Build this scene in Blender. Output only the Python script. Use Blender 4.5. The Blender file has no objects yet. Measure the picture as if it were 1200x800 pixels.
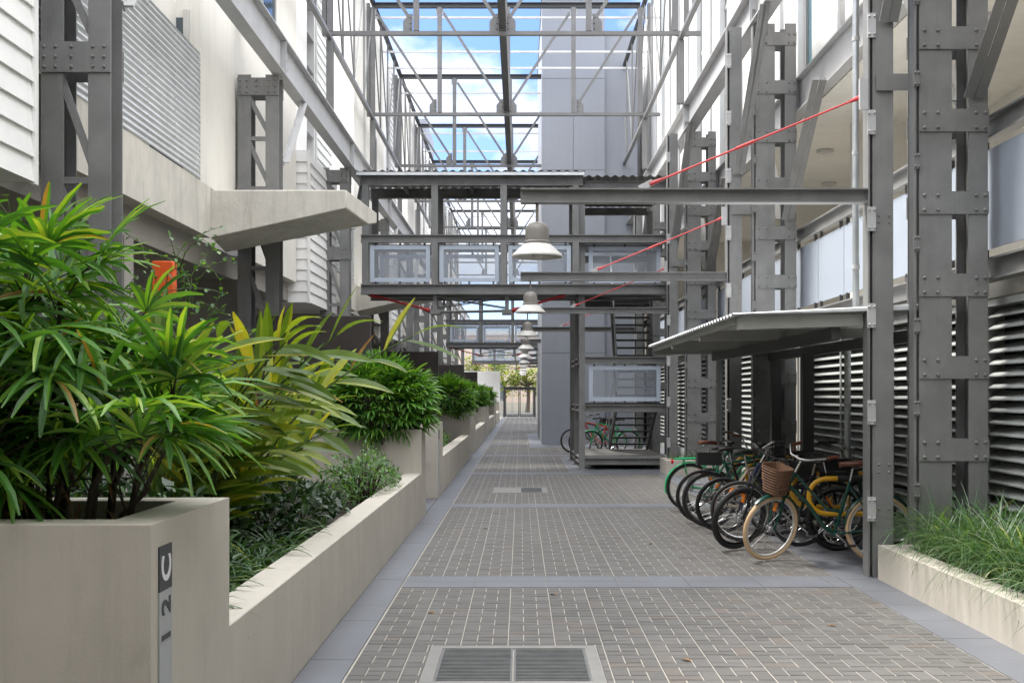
import bpy, math, random
from mathutils import Vector, Matrix
R = math.radians
rnd = random.Random(7)
scene = bpy.context.scene
COL = scene.collection
OFF = {}

# ------------------------------------------------------------------ helpers
class MB:
    def __init__(s): s.v = []; s.f = []
    def add(s, vs, fs):
        b = len(s.v); s.v += [tuple(p) for p in vs]; s.f += [tuple(i + b for i in f) for f in fs]; return s
    def box(s, x0, x1, y0, y1, z0, z1):
        return s.add([(x0,y0,z0),(x1,y0,z0),(x1,y1,z0),(x0,y1,z0),(x0,y0,z1),(x1,y0,z1),(x1,y1,z1),(x0,y1,z1)],
                     [(0,3,2,1),(4,5,6,7),(0,1,5,4),(1,2,6,5),(2,3,7,6),(3,0,4,7)])
    def bar(s, p, q, w, h, up=(0,0,1), du=0.0, dw=0.0):
        """rectangular bar p->q; h along up, w sideways; du/dw shift along those axes"""
        p = Vector(p); q = Vector(q); d = (q-p).normalized(); u = Vector(up)
        if abs(d.dot(u)) > .99: u = Vector((0,1,0)) if abs(d.y) < .9 else Vector((1,0,0))
        sd = d.cross(u).normalized(); u = sd.cross(d).normalized()
        o = u*du + sd*dw; a = sd*(w/2); b = u*(h/2)
        vs = [p+o-a-b, p+o+a-b, p+o+a+b, p+o-a+b, q+o-a-b, q+o+a-b, q+o+a+b, q+o-a+b]
        return s.add(vs, [(0,3,2,1),(4,5,6,7),(0,1,5,4),(1,2,6,5),(2,3,7,6),(3,0,4,7)])
    def ibeam(s, p, q, w, h, tf=.02, tw=.014, up=(0,0,1)):
        s.bar(p, q, w, tf, up, du=(h-tf)/2); s.bar(p, q, w, tf, up, du=-(h-tf)/2)
        return s.bar(p, q, tw, h-2*tf, up)
    def angle(s, p, q, w, t=.01, up=(0,0,1)):
        s.bar(p, q, w, t, up); return s.bar(p, q, t, w-t, up, du=-w/2, dw=-(w-t)/2)
    def tube(s, pts, r, n=8, closed=False, caps=True):
        pts = [Vector(p) for p in pts]; m = len(pts)
        rr = r if isinstance(r, (list, tuple)) else [r]*m
        b = len(s.v); prev = None
        for i in range(m):
            if closed: t = pts[(i+1) % m] - pts[i-1]
            else: t = pts[min(i+1,m-1)] - pts[max(i-1,0)]
            t = t.normalized() if t.length > 1e-9 else Vector((0,0,1))
            if prev is None:
                a = Vector((0,0,1)) if abs(t.z) < .9 else Vector((1,0,0)); a = (a - t*a.dot(t)).normalized()
            else:
                a = prev - t*prev.dot(t); a = a.normalized() if a.length > 1e-6 else Vector((1,0,0))
            prev = a; c = t.cross(a)
            for k in range(n):
                th = 2*math.pi*k/n
                s.v.append(tuple(pts[i] + (a*math.cos(th) + c*math.sin(th))*rr[i]))
        for i in range(m if closed else m-1):
            j = (i+1) % m
            for k in range(n):
                l = (k+1) % n
                s.f.append((b+i*n+k, b+i*n+l, b+j*n+l, b+j*n+k))
        if caps and not closed:
            s.f.append(tuple(b+k for k in reversed(range(n)))); s.f.append(tuple(b+(m-1)*n+k for k in range(n)))
        return s
    def lathe(s, prof, c=(0,0,0), n=24):
        b = len(s.v)
        for r, z in prof:
            for k in range(n):
                th = 2*math.pi*k/n; s.v.append((c[0]+r*math.cos(th), c[1]+r*math.sin(th), c[2]+z))
        for i in range(len(prof)-1):
            for k in range(n):
                l = (k+1) % n; s.f.append((b+i*n+k, b+i*n+l, b+(i+1)*n+l, b+(i+1)*n+k))
        return s
    def bolt(s, p, nrm, r=.014, h=.012):
        p = Vector(p); nrm = Vector(nrm)
        return s.tube([p, p+nrm*h*.6, p+nrm*h], [r, r*.85, r*.35], 7)
    def quad(s, a, b, c, d): return s.add([a,b,c,d], [(0,1,2,3)])
    def merge(s, o): return s.add(o.v, o.f)

def mk(name, mb, mat, smooth=35, loc=(0,0,0)):
    me = bpy.data.meshes.new(name)
    o = Vector(loc)
    me.from_pydata([(a-o.x, b-o.y, c-o.z) for a, b, c in mb.v], [], mb.f)
    me.update(); 
    if mat: me.materials.append(mat)
    if smooth:
        me.shade_smooth(); me.set_sharp_from_angle(angle=R(smooth))
    return me
def bev(o, w=.008, seg=2):
    m = o.modifiers.new('bevel', 'BEVEL'); m.width = w; m.segments = seg; m.limit_method = 'ANGLE'; m.angle_limit = R(40)
    return o
def tag(o, label=None, cat=None, group=None, kind=None):
    if label: o['label'] = label
    if cat: o['category'] = cat
    if group: o['group'] = group
    if kind: o['kind'] = kind
    return o
def thing(name, label, cat, loc=(0,0,0), group=None, rz=0):
    o = bpy.data.objects.new(name, None); COL.objects.link(o); o.location = loc; o.rotation_euler.z = rz
    o.empty_display_size = .1
    OFF[o.name] = Vector((0,0,0)) if rz else Vector(loc)
    return tag(o, label, cat, group)
def part(name, mb, mat, parent, smooth=35, label=None, local=False):
    off = Vector((0,0,0)) if local else OFF.get(parent.name, Vector((0,0,0)))
    o = bpy.data.objects.new(name, mk(name, mb, mat, smooth, off)); COL.objects.link(o); o.parent = parent
    OFF[o.name] = off
    if label: o['label'] = label
    return o
def solo(name, mb, mat, label, cat, group=None, loc=None, smooth=35):
    if loc is None: loc = mb.v[0]
    o = bpy.data.objects.new(name, mk(name, mb, mat, smooth, loc)); COL.objects.link(o); o.location = loc
    OFF[o.name] = Vector(loc)
    return tag(o, label, cat, group)
def struct(name, mb, mat, smooth=35):
    o = bpy.data.objects.new(name, mk(name, mb, mat, smooth)); COL.objects.link(o); o['kind'] = 'structure'; return o
def copy_tree(o, parent=None):
    c = o.copy(); COL.objects.link(c); c.parent = parent
    for ch in list(o.children): copy_tree(ch, c)
    return c
def dup(o, dloc, label, group=None):
    c = copy_tree(o); c.location = o.location + Vector(dloc); c['label'] = label
    if group: c['group'] = group
    return c
ORD = ['nearest', 'second nearest', 'third nearest', 'fourth nearest', 'fifth nearest', 'sixth nearest', 'seventh nearest', 'eighth nearest', 'ninth nearest', 'farthest', 'eleventh', 'twelfth']

# ------------------------------------------------------------------ materials
def mat(name, col, rough=.6, metal=0, spec=.5, var=.08, vscale=3., bump=0., bscale=60., stretch=None, streak=0., stain=None):
    m = bpy.data.materials.new(name); m.use_nodes = True; nt = m.node_tree; nd = nt.nodes; lk = nt.links
    b = nd['Principled BSDF']; b.inputs['Roughness'].default_value = rough; b.inputs['Metallic'].default_value = metal
    b.inputs['Specular IOR Level'].default_value = spec
    tc = nd.new('ShaderNodeNewGeometry'); src = tc.outputs['Position']
    mp = nd.new('ShaderNodeMapping'); lk.new(src, mp.inputs['Vector'])
    if stretch: mp.inputs['Scale'].default_value = stretch
    n = nd.new('ShaderNodeTexNoise'); n.inputs['Scale'].default_value = vscale; n.inputs['Detail'].default_value = 6; n.inputs['Roughness'].default_value = .62
    lk.new(mp.outputs[0], n.inputs['Vector'])
    mr = nd.new('ShaderNodeMapRange'); mr.inputs['From Min'].default_value = .3; mr.inputs['From Max'].default_value = .7
    mr.inputs['To Min'].default_value = 1-var; mr.inputs['To Max'].default_value = 1+var
    lk.new(n.outputs['Fac'], mr.inputs['Value'])
    last = mr.outputs[0]
    if streak:
        mp2 = nd.new('ShaderNodeMapping'); mp2.inputs['Scale'].default_value = (7,7,.5); lk.new(src, mp2.inputs['Vector'])
        n2 = nd.new('ShaderNodeTexNoise'); n2.inputs['Scale'].default_value = 1.2; n2.inputs['Detail'].default_value = 8; n2.inputs['Roughness'].default_value = .7
        lk.new(mp2.outputs[0], n2.inputs['Vector'])
        m2 = nd.new('ShaderNodeMapRange'); m2.inputs['From Min'].default_value = .5; m2.inputs['From Max'].default_value = .78
        m2.inputs['To Min'].default_value = 1; m2.inputs['To Max'].default_value = 1-streak
        lk.new(n2.outputs['Fac'], m2.inputs['Value'])
        mm = nd.new('ShaderNodeMath'); mm.operation = 'MULTIPLY'; lk.new(last, mm.inputs[0]); lk.new(m2.outputs[0], mm.inputs[1]); last = mm.outputs[0]
    mx = nd.new('ShaderNodeVectorMath'); mx.operation = 'SCALE'; mx.inputs[0].default_value = col[:3]
    lk.new(last, mx.inputs['Scale']); colo = mx.outputs[0]
    if stain:
        sc_, amt, th_, sx = stain[1:]
        mp3 = nd.new('ShaderNodeMapping'); mp3.inputs['Scale'].default_value = sx; mp3.inputs['Location'].default_value = (3.1,7.7,1.3); lk.new(src, mp3.inputs['Vector'])
        n4 = nd.new('ShaderNodeTexNoise'); n4.inputs['Scale'].default_value = sc_; n4.inputs['Detail'].default_value = 9; n4.inputs['Roughness'].default_value = .72
        lk.new(mp3.outputs[0], n4.inputs['Vector'])
        m4 = nd.new('ShaderNodeMapRange'); m4.inputs['From Min'].default_value = th_; m4.inputs['From Max'].default_value = th_+.14; m4.inputs['To Max'].default_value = amt
        lk.new(n4.outputs['Fac'], m4.inputs['Value'])
        mc = nd.new('ShaderNodeMix'); mc.data_type = 'RGBA'; lk.new(m4.outputs[0], mc.inputs['Factor']); lk.new(colo, mc.inputs['A']); mc.inputs['B'].default_value = (*stain[0],1)
        colo = mc.outputs['Result']
    lk.new(colo, b.inputs['Base Color'])
    r2 = nd.new('ShaderNodeMapRange'); r2.inputs['To Min'].default_value = max(.02, rough-.1); r2.inputs['To Max'].default_value = min(1, rough+.1)
    lk.new(n.outputs['Fac'], r2.inputs['Value']); lk.new(r2.outputs[0], b.inputs['Roughness'])
    if bump:
        n3 = nd.new('ShaderNodeTexNoise'); n3.inputs['Scale'].default_value = bscale; n3.inputs['Detail'].default_value = 4
        lk.new(src, n3.inputs['Vector'])
        bp = nd.new('ShaderNodeBump'); bp.inputs['Strength'].default_value = bump; bp.inputs['Distance'].default_value = .01
        lk.new(n3.outputs['Fac'], bp.inputs['Height']); lk.new(bp.outputs[0], b.inputs['Normal'])
    return m
def leafmat(name, cols, rough=.32, trans=.35, edge=None):
    """cols: list of (pos, colour) over a random value per leaf"""
    m = bpy.data.materials.new(name); m.use_nodes = True; nt = m.node_tree; nd = nt.nodes; lk = nt.links
    b = nd['Principled BSDF']; out = nd['Material Output']
    g = nd.new('ShaderNodeNewGeometry'); cr = nd.new('ShaderNodeValToRGB')
    els = cr.color_ramp.elements
    while len(els) < len(cols): els.new(.5)
    for e, (p, c) in zip(els, cols): e.position = p; e.color = (*c, 1)
    lk.new(g.outputs['Random Per Island'], cr.inputs['Fac'])
    n = nd.new('ShaderNodeTexNoise'); n.inputs['Scale'].default_value = 9; lk.new(g.outputs['Position'], n.inputs['Vector'])
    mr = nd.new('ShaderNodeMapRange'); mr.inputs['To Min'].default_value = .65; mr.inputs['To Max'].default_value = 1.35; lk.new(n.outputs['Fac'], mr.inputs['Value'])
    mx = nd.new('ShaderNodeVectorMath'); mx.operation = 'SCALE'; lk.new(cr.outputs[0], mx.inputs[0]); lk.new(mr.outputs[0], mx.inputs['Scale'])
    lk.new(mx.outputs[0], b.inputs['Base Color']); b.inputs['Roughness'].default_value = rough
    t = nd.new('ShaderNodeBsdfTranslucent')
    tm = nd.new('ShaderNodeVectorMath'); tm.operation = 'MULTIPLY'; tm.inputs[1].default_value = (1.9, 1.7, .5); lk.new(mx.outputs[0], tm.inputs[0]); lk.new(tm.outputs[0], t.inputs['Color'])
    ms = nd.new('ShaderNodeMixShader'); ms.inputs[0].default_value = trans
    lk.new(b.outputs[0], ms.inputs[1]); lk.new(t.outputs[0], ms.inputs[2]); lk.new(ms.outputs[0], out.inputs['Surface'])
    return m
def glassmat(name, col, alpha, rough=.3):
    m = mat(name, col, rough, var=.03)
    m.node_tree.nodes['Principled BSDF'].inputs['Alpha'].default_value = alpha
    return m

M = {}
M['steel'] = mat('grey_painted_steel', (.18,.18,.177), .45, var=.17, vscale=2.6, bump=.1, bscale=35, streak=.2, stain=((.12,.06,.03),3.2,.55,.66,(1,1,.35)))
M['steel_light'] = mat('pale_lit_grey_steel', (.42,.42,.425), .45, var=.1, vscale=2.5, streak=.1)  # paler copy of the grey steel, lit look put into its colour
M['steel_dark'] = mat('dark_grey_steel', (.05,.051,.052), .5, var=.12)
M['steel_roof'] = mat('roof_frame_steel', (.165,.163,.163), .45, var=.15, vscale=2.5)
M['white_rod'] = mat('white_rod', (.62,.62,.63), .5)
M['galv'] = mat('galvanised_steel', (.52,.55,.57), .34, metal=.7, var=.12, vscale=5)
M['corr'] = mat('corrugated_zinc', (.66,.68,.69), .36, metal=.25, var=.1, vscale=5, streak=.1)
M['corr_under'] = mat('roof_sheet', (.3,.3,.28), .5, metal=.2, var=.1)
M['concrete'] = mat('beige_rendered_concrete', (.48,.445,.39), .82, var=.09, vscale=1.6, bump=.12, bscale=120, streak=.14, stain=((.2,.165,.12),1.5,.4,.6,(1,1,.6)))
M['concrete_edge'] = mat('weathered_concrete', (.6,.57,.51), .85, var=.14, vscale=2.2, bump=.3, bscale=30, streak=.3, stain=((.22,.14,.08),2.2,.5,.6,(1.6,1.6,.3)))
M['render'] = mat('cream_render', (.74,.715,.66), .85, var=.06, vscale=.9, bump=.08, bscale=150, streak=.12, stain=((.38,.28,.18),1.3,.35,.64,(2.2,2.2,.22)))
M['render_white'] = mat('white_render', (.84,.835,.82), .8, var=.04, vscale=.8, streak=.07)
M['board'] = mat('white_weatherboard', (.83,.825,.81), .55, var=.05, vscale=2, streak=.06)
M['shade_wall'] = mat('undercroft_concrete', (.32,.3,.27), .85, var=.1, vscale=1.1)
M['brown'] = mat('brown_steel_panel', (.042,.033,.03), .5, var=.12, vscale=3)
M['shaft'] = mat('blue_grey_shaft_panel', (.25,.265,.3), .5, var=.05, vscale=.6, streak=.06)
M['louvre'] = mat('grey_louvre_blade', (.3,.315,.305), .6, metal=.0, var=.08)
M['black'] = mat('void_shade', (.02,.02,.021), .7)  # black on solid sheets, standing in for shade in gaps and openings
M['glass'] = glassmat('frosted_screen', (.4,.44,.5), .24, .35)
M['glass_border'] = glassmat('frosted_screen_border', (.47,.53,.62), .93, .4)
M['glass_bal'] = glassmat('frosted_balcony_screen', (.3,.335,.39), .97, .45)
M['window'] = mat('window_glass', (.06,.085,.1), .06, spec=.8, var=.1)
M['window_teal'] = mat('teal_window_glass', (.1,.19,.23), .08, spec=.8, var=.1)
M['wframe'] = mat('grey_window_frame', (.28,.28,.28), .5)
M['red'] = mat('red_painted_rod', (.42,.022,.024), .5, var=.18, vscale=9)
M['bluestone'] = mat('bluestone_slab', (.122,.128,.145), .6, var=.16, vscale=1.3, bump=.08, bscale=90)
M['joint'] = mat('pale_joint_sand', (.37,.345,.305), .9, var=.15, vscale=6)
M['asphalt'] = mat('asphalt', (.055,.055,.055), .85, var=.15)
M['soil'] = mat('dark_mulch', (.03,.02,.014), .95, var=.5, vscale=18, bump=.8, bscale=35)
M['drain'] = mat('drain_grate_steel', (.12,.125,.125), .55, metal=.3, var=.25, vscale=7)
M['drain_frame'] = mat('concrete_drain_frame', (.2,.195,.187), .8, var=.12, vscale=8)
M['white_paint'] = mat('white_enamel', (.52,.51,.485), .4, var=.06)
M['lampgrey'] = mat('grey_lamp_enamel', (.2,.185,.17), .4, var=.05)
M['sign_dark'] = mat('sign_dark_grey', (.055,.058,.065), .5)
M['sign_silver'] = mat('sign_silver', (.45,.47,.48), .4, metal=.3)
M['sign_white'] = mat('sign_white', (.75,.76,.78), .5)
M['rubber'] = mat('black_rubber', (.014,.014,.015), .65)
M['cream'] = mat('cream_tyre', (.6,.42,.25), .6)
M['chrome'] = mat('chrome', (.6,.6,.6), .18, metal=1.0)
M['bike_black'] = mat('black_bike_paint', (.012,.013,.015), .25)
M['bike_green'] = mat('bright_green_paint', (.02,.35,.13), .3)
M['bike_dkgreen'] = mat('dark_green_paint', (.006,.045,.032), .25)
M['bike_beige'] = mat('champagne_paint', (.48,.41,.34), .3, metal=.3)
M['bike_red'] = mat('orange_red_paint', (.55,.06,.03), .3)
M['bike_blue'] = mat('navy_paint', (.01,.015,.06), .3)
M['bike_teal'] = mat('teal_paint', (.015,.12,.08), .3)
M['leather'] = mat('brown_leather', (.12,.035,.018), .45)
M['wicker'] = mat('brown_wicker', (.13,.065,.035), .75, var=.4, vscale=60, bump=.5, bscale=120)
M['reflector'] = mat('orange_reflector', (.75,.2,.01), .2)
M['reflector_red'] = mat('red_reflector', (.5,.01,.01), .2)
M['yellow'] = mat('yellow_rack_paint', (.62,.33,.015), .4, var=.06)
M['orange'] = mat('orange_painted_steel', (.75,.11,.02), .45, var=.06)
M['bark'] = mat('bark', (.09,.065,.045), .9, var=.3, vscale=12, bump=.5, bscale=30)
M['cane'] = mat('dark_cane', (.04,.03,.02), .8, var=.4, vscale=20)
M['cane_green'] = mat('green_cane', (.06,.09,.025), .6, var=.3, vscale=10)
M['leaf_palm'] = leafmat('palm_leaf', [(0,(.025,.085,.016)),(.45,(.065,.2,.03)),(.8,(.14,.31,.04)),(.975,(.3,.43,.06)),(.985,(.26,.16,.05))], .4)
M['leaf_bush'] = leafmat('bush_palm_leaf', [(0,(.03,.09,.018)),(.5,(.075,.22,.035)),(1,(.2,.37,.06))], .34)
M['leaf_ginger'] = leafmat('ginger_leaf', [(0,(.05,.11,.018)),(.5,(.12,.2,.025)),(.85,(.25,.3,.03)),(.97,(.4,.38,.04)),(.985,(.24,.12,.04))], .38)
M['leaf_dark'] = leafmat('dark_leaf', [(0,(.008,.028,.01)),(.6,(.02,.06,.018)),(1,(.05,.1,.03))], .4, .2)
M['leaf_grass'] = leafmat('strap_leaf', [(0,(.025,.065,.02)),(.6,(.048,.115,.042)),(.9,(.09,.165,.08)),(1,(.3,.35,.28))], .4)  # pale end of the ramp paints silver highlights on some blades
M['leaf_small'] = leafmat('small_leaf', [(0,(.02,.07,.016)),(.6,(.06,.16,.035)),(1,(.14,.27,.07))], .4)
M['leaf_tree'] = leafmat('tree_leaf', [(0,(.07,.12,.015)),(.6,(.16,.24,.03)),(1,(.34,.36,.04))], .5, .4)
M['flower'] = mat('lilac_flower', (.3,.17,.26), .8)
M['dry'] = mat('dry_leaf', (.2,.11,.05), .8)

# ------------------------------------------------------------------ the ground
YK = [10.0 + 6.85*k for k in range(11)]
struct('ground', MB().quad((-400,-60,-.02),(400,-60,-.02),(400,600,-.02),(-400,600,-.02)), M['shade_wall'])
struct('road', MB().quad((-80,82,-.012),(80,82,-.012),(80,92,-.012),(-80,92,-.012)), M['asphalt'])
struct('footpath', MB().box(-80,80,92,95,-.02,.1), M['drain_frame'])
struct('path', MB().quad((-1.03,1,-.004),(2.86,1,-.004),(2.86,81,-.004),(-1.03,81,-.004)), M['joint'])

P = .3125
BANDS = [(9.49,10.06)] + [(9.49+6.72*k, 10.04+6.72*k) for k in range(1,11)]
def paver_mat():
    m = mat('grey_brick_paver', (.108,.104,.099), .74, var=.12, vscale=3.5, bump=.25, bscale=140)
    nt = m.node_tree; nd = nt.nodes; lk = nt.links
    b = nd['Principled BSDF']; src = b.inputs['Base Color'].links[0].from_socket
    g = nd.new('ShaderNodeNewGeometry'); cr = nd.new('ShaderNodeValToRGB')
    e = cr.color_ramp.elements; e[0].color = (.9,.89,.88,1); e[1].position = .93; e[1].color = (1.12,1.12,1.12,1)
    n = e.new(.96); n.color = (1.1,1.02,.97,1); n2 = e.new(1.0); n2.color = (1.12,1.0,.93,1)
    lk.new(g.outputs['Random Per Island'], cr.inputs['Fac'])
    mm = nd.new('ShaderNodeVectorMath'); mm.operation = 'MULTIPLY'; lk.new(src, mm.inputs[0]); lk.new(cr.outputs[0], mm.inputs[1])
    lk.new(mm.outputs[0], b.inputs['Base Color']); return m
pav = MB()
HOLES = ((-.582,.492,6.298,7.282),(-.467,.457,18.598,19.702),(1.048,3,23.298,29),(.298,3,34.498,46.502))
def one_paver(x0,x1,y0,y1):
    for a,b,c_,d in HOLES:
        if x0 < b-.001 and x1 > a+.001 and y0 < d-.001 and y1 > c_+.001:
            if x0 < a-.012: one_paver(x0,a,y0,y1)
            if x1 > b+.012: one_paver(b,x1,y0,y1)
            xa, xb = max(x0,a), min(x1,b)
            if y0 < c_-.012: one_paver(xa,xb,y0,c_)
            if y1 > d+.012: one_paver(xa,xb,d,y1)
            return
    g = .0035; c = .003
    x0 += g; x1 -= g; y0 += g*1.5; y1 -= g*1.5
    if y1-y0 < .014 or x1-x0 < .014: return
    z = rnd.uniform(0,.002); t1 = rnd.uniform(-.0009,.0009); t2 = rnd.uniform(-.0009,.0009)
    pav.add([(x0,y0,-.003),(x1,y0,-.003),(x1,y1,-.003),(x0,y1,-.003),
             (x0+c,y0+c,z+t1),(x1-c,y0+c,z+t2),(x1-c,y1-c,z-t1),(x0+c,y1-c,z-t2)],
            [(4,5,6,7),(0,1,5,4),(1,2,6,5),(2,3,7,6),(3,0,4,7)])
lims = [1.5] + [v for b in BANDS for v in b] + [81.]
u = P/3
for s in range(0, len(lims), 2):
    ya, yb = lims[s], lims[s+1]
    ny = max(1, round((yb-ya)/P)); py = (yb-ya)/ny; v = py/3
    for j in range(ny):
        y = ya + j*py
        for i in range(12):
            x = -1.02 + i*P
            for (a,b,c,d) in ((0,2,0,1),(1,3,2,3),(0,1,1,3),(2,3,0,2),(1,2,1,2)):
                one_paver(x+a*u, x+b*u, y+c*v, y+d*v)
        for q in range(3): one_paver(2.73, 2.85, y+q*v, y+(q+1)*v)
struct('pavement', pav, paver_mat(), 0)
bs = MB()
def slabs_x(x0,x1,y0,y1,L,W):
    y = y0
    while y < y1-.02:
        ye = min(y+W, y1); x = x0
        while x < x1-.02:
            xe = min(x+L, x1)
            bs.box(x+.002, xe-.002, y+.002, ye-.002, -.018, .0025+rnd.uniform(0,.0012)); x = xe
        y = ye
for a,b in BANDS: slabs_x(-1.02, 2.85, a, b, .62, (b-a)/2+.001)
slabs_x(-1.31,-1.03,1.5,80,.3,.6)
for k in range(5):
    g0 = 15.3+13.7*k; slabs_x(-4.4,-1.315,g0+.002,g0+2.29,.6,.4)
slabs_x(2.853,3.2,1.5,9.9,.4,.6)
slabs_x(2.853,4.4,9.9,23.3,.6,.6)
slabs_x(1.05,4.4,23.3,29,.6,.6)
slabs_x(2.853,4.4,29,80,.6,.6)
slabs_x(.3,2.853,34.5,46.5,.6,.6)
struct('stone_paving', bs, M['bluestone'], 0)

def drain(x0,x1,y0,y1,label,left_paved=False):
    t = thing('drain_cover', label, 'drain cover', ((x0+x1)/2,(y0+y1)/2,0))
    fr = MB(); w = .075
    fr.box(x0,x1,y0,y0+w,-.015,.004).box(x0,x1,y1-w,y1,-.015,.004).box(x0,x0+w,y0+w,y1-w,-.015,.004).box(x1-w,x1,y0+w,y1-w,-.015,.004)
    part('frame', fr, M['drain_frame'], t)
    xm = (x0+x1)/2
    for i,(a,b) in enumerate(((x0+w+.004,xm-.004),(xm+.004,x1-w-.004))):
        g = MB()
        if left_paved and i == 0:
            g.box(a,b,y0+w+.004,y1-w-.004,-.015,.002); part('paved_lid', g, M['drain_frame'], t); continue
        n = int((y1-y0-2*w)/.034)
        g.box(a,a+.012,y0+w+.004,y1-w-.004,-.012,.003).box(b-.012,b,y0+w+.004,y1-w-.004,-.012,.003)
        for q in range(n):
            y = y0+w+.008+q*(y1-y0-2*w-.016)/n
            g.box(a+.012,b-.012,y,y+.013,-.012,.003)
        m = int((b-a)/.05)
        for q in range(1,m): g.box(a+q*(b-a)/m-.002,a+q*(b-a)/m+.002,y0+w+.006,y1-w-.006,-.014,-.002)
        part('grate', g, M['drain'], t); part('pit_shade', MB().box(a,b,y0+w+.004,y1-w-.004,-.0165,-.0145), M['black'], t)  # black plate stands in for the shade under the bars
drain(-.58,.49,6.3,7.28,'large double steel drain grate in a concrete frame at the front of the path')
drain(-.465,.455,18.6,19.7,'small drain cover farther along the path, half paved and half grate',True)

# ------------------------------------------------------------------ planting
def leaf_strip(mb, base, d, up, L, W, droop, n=5, fold=.25, tip=.15, prof=None, twist=0):
    """one blade: 2 columns of quads folded on the midrib, bending down by droop"""
    p = Vector(base); d = Vector(d).normalized(); up = Vector(up)
    sd = d.cross(up)
    sd = sd.normalized() if sd.length > 1e-4 else Vector((1,0,0))
    b = len(mb.v); step = L/n
    for i in range(n+1):
        t = i/n
        w = W*(prof(t) if prof else (min(1, .35+2.2*t)*(1 if t < .7 else max(tip, 1-(t-.7)/.3*(1-tip)))))
        u2 = sd.cross(d).normalized()
        mb.v += [tuple(p - sd*w/2 + u2*w*fold), tuple(p), tuple(p + sd*w/2 + u2*w*fold)]
        p = p + d*step
        d = (d + Vector((0,0,-1))*droop*step/L*1.6).normalized()
        if twist: sd = (sd + u2*twist/n).normalized()
    for i in range(n):
        o = b+i*3
        mb.f += [(o,o+1,o+4,o+3),(o+1,o+2,o+5,o+4)]
def fan(mb, c, axis, L, W, nl, spread, droop, r):
    """palm fan: leaflets radiating from c around axis direction"""
    axis = Vector(axis).normalized()
    side = axis.cross(Vector((0,0,1)))
    side = side.normalized() if side.length > 1e-3 else Vector((1,0,0))
    up = side.cross(axis).normalized()
    roll = r.uniform(-.4,.4); side = (side*math.cos(roll)+up*math.sin(roll)).normalized(); up = side.cross(axis).normalized()
    for i in range(nl):
        a = (i/(nl-1)-.5)*spread
        d = axis*math.cos(a) + side*math.sin(a) + up*r.uniform(-.05,.18)
        l = L*(1-.25*abs(a)/(spread/2))*r.uniform(.85,1.1)
        leaf_strip(mb, c, d, up, l, W*r.uniform(.8,1.15), droop*r.uniform(.6,1.4), 4, .22, .3)
def palm(name, label, cx, cy, z0, rx, ry, z1, z2, ncane, nfan, L, W, leafm, seed, group=None, nl=(7,10), hang=.5, upb=0, dome=False, slope=0):
    r = random.Random(seed)
    t = thing(name, label, 'palm', (cx,cy,z0), group)
    canes = MB(); lf = MB(); dry = MB()
    tops = []
    for i in range(ncane):
        a = r.uniform(0,2*math.pi); q = math.sqrt(r.random())
        x = cx+rx*.62*q*math.cos(a); y = cy+ry*.7*q*math.sin(a)
        h = r.uniform(z1+.1*(z2-z1), z2-.15) - slope*max(0,(x-cx)/rx)
        x2 = cx+(x-cx)*1.5+r.uniform(-.06,.06); y2 = cy+(y-cy)*1.3+r.uniform(-.05,.05)
        pts = [(x,y,z0-.08),(x+(x2-x)*.3,y+(y2-y)*.3,z0+(h-z0)*.5),(x2,y2,h)]
        rad = r.uniform(.008,.016)
        canes.tube(pts, [rad*1.3,rad,rad*.7], 6); tops.append((Vector(pts[1]),Vector(pts[2])))
        for _ in range(2):
            z = z0+r.uniform(.05,.4)*(h-z0)
            leaf_strip(dry, (x,y,z), (r.uniform(-1,1),r.uniform(-1,1),-.6), (0,0,1), r.uniform(.12,.3), .02, 1.2, 3)
    for i in range(nfan):
        p0, p1 = r.choice(tops)
        f = r.random()**.7
        s = p0.lerp(p1, f)
        a = r.uniform(0,2*math.pi)
        up = -.35 + upb*f*2 + 1.5*f*r.random() + .25*r.random()
        d = Vector((math.cos(a), math.sin(a)*.9, up)).normalized()
        pl = r.uniform(.12,.32)*L/.3
        c = s + d*pl + Vector((0,0,-.02))
        if dome:
            th = math.acos(r.uniform(-.8,1)); q = r.uniform(.3,1)**.45; hz = (z2-z0)*.5
            d = Vector((math.sin(th)*math.cos(a), math.sin(th)*math.sin(a), math.cos(th)))
            c = Vector((cx+rx*.8*q*d.x, cy+ry*.8*q*d.y, z0+.0+hz*.76+hz*.86*q*d.z)); s = Vector((cx+rx*.35*d.x, cy+ry*.35*d.y, c.z-.25))
            d = (d+Vector((0,0,.35))).normalized(); f = .8
        c.x = cx + max(-rx, min(rx, c.x-cx)); c.y = cy + max(-ry, min(ry, c.y-cy)); c.z = max(c.z, z0+.42 if c.x-cx > .3*rx and not dome else c.z)
        canes.tube([s, (s+c)/2+Vector((0,0,.03)), c], .0035, 4, caps=False)
        ax = (d + Vector((0,0,-hang*(1-f)-.1))).normalized()
        fan(lf, c, ax, L*r.uniform(.75,1.15), W, r.randint(*nl), r.uniform(2.2,3.6), r.uniform(.25,.9), r)
    part('stem', canes, M['cane'], t); part('foliage', lf, leafm, t)
    if cy < 6: part('dry_leaves', dry, M['dry'], t)
    return t

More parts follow.
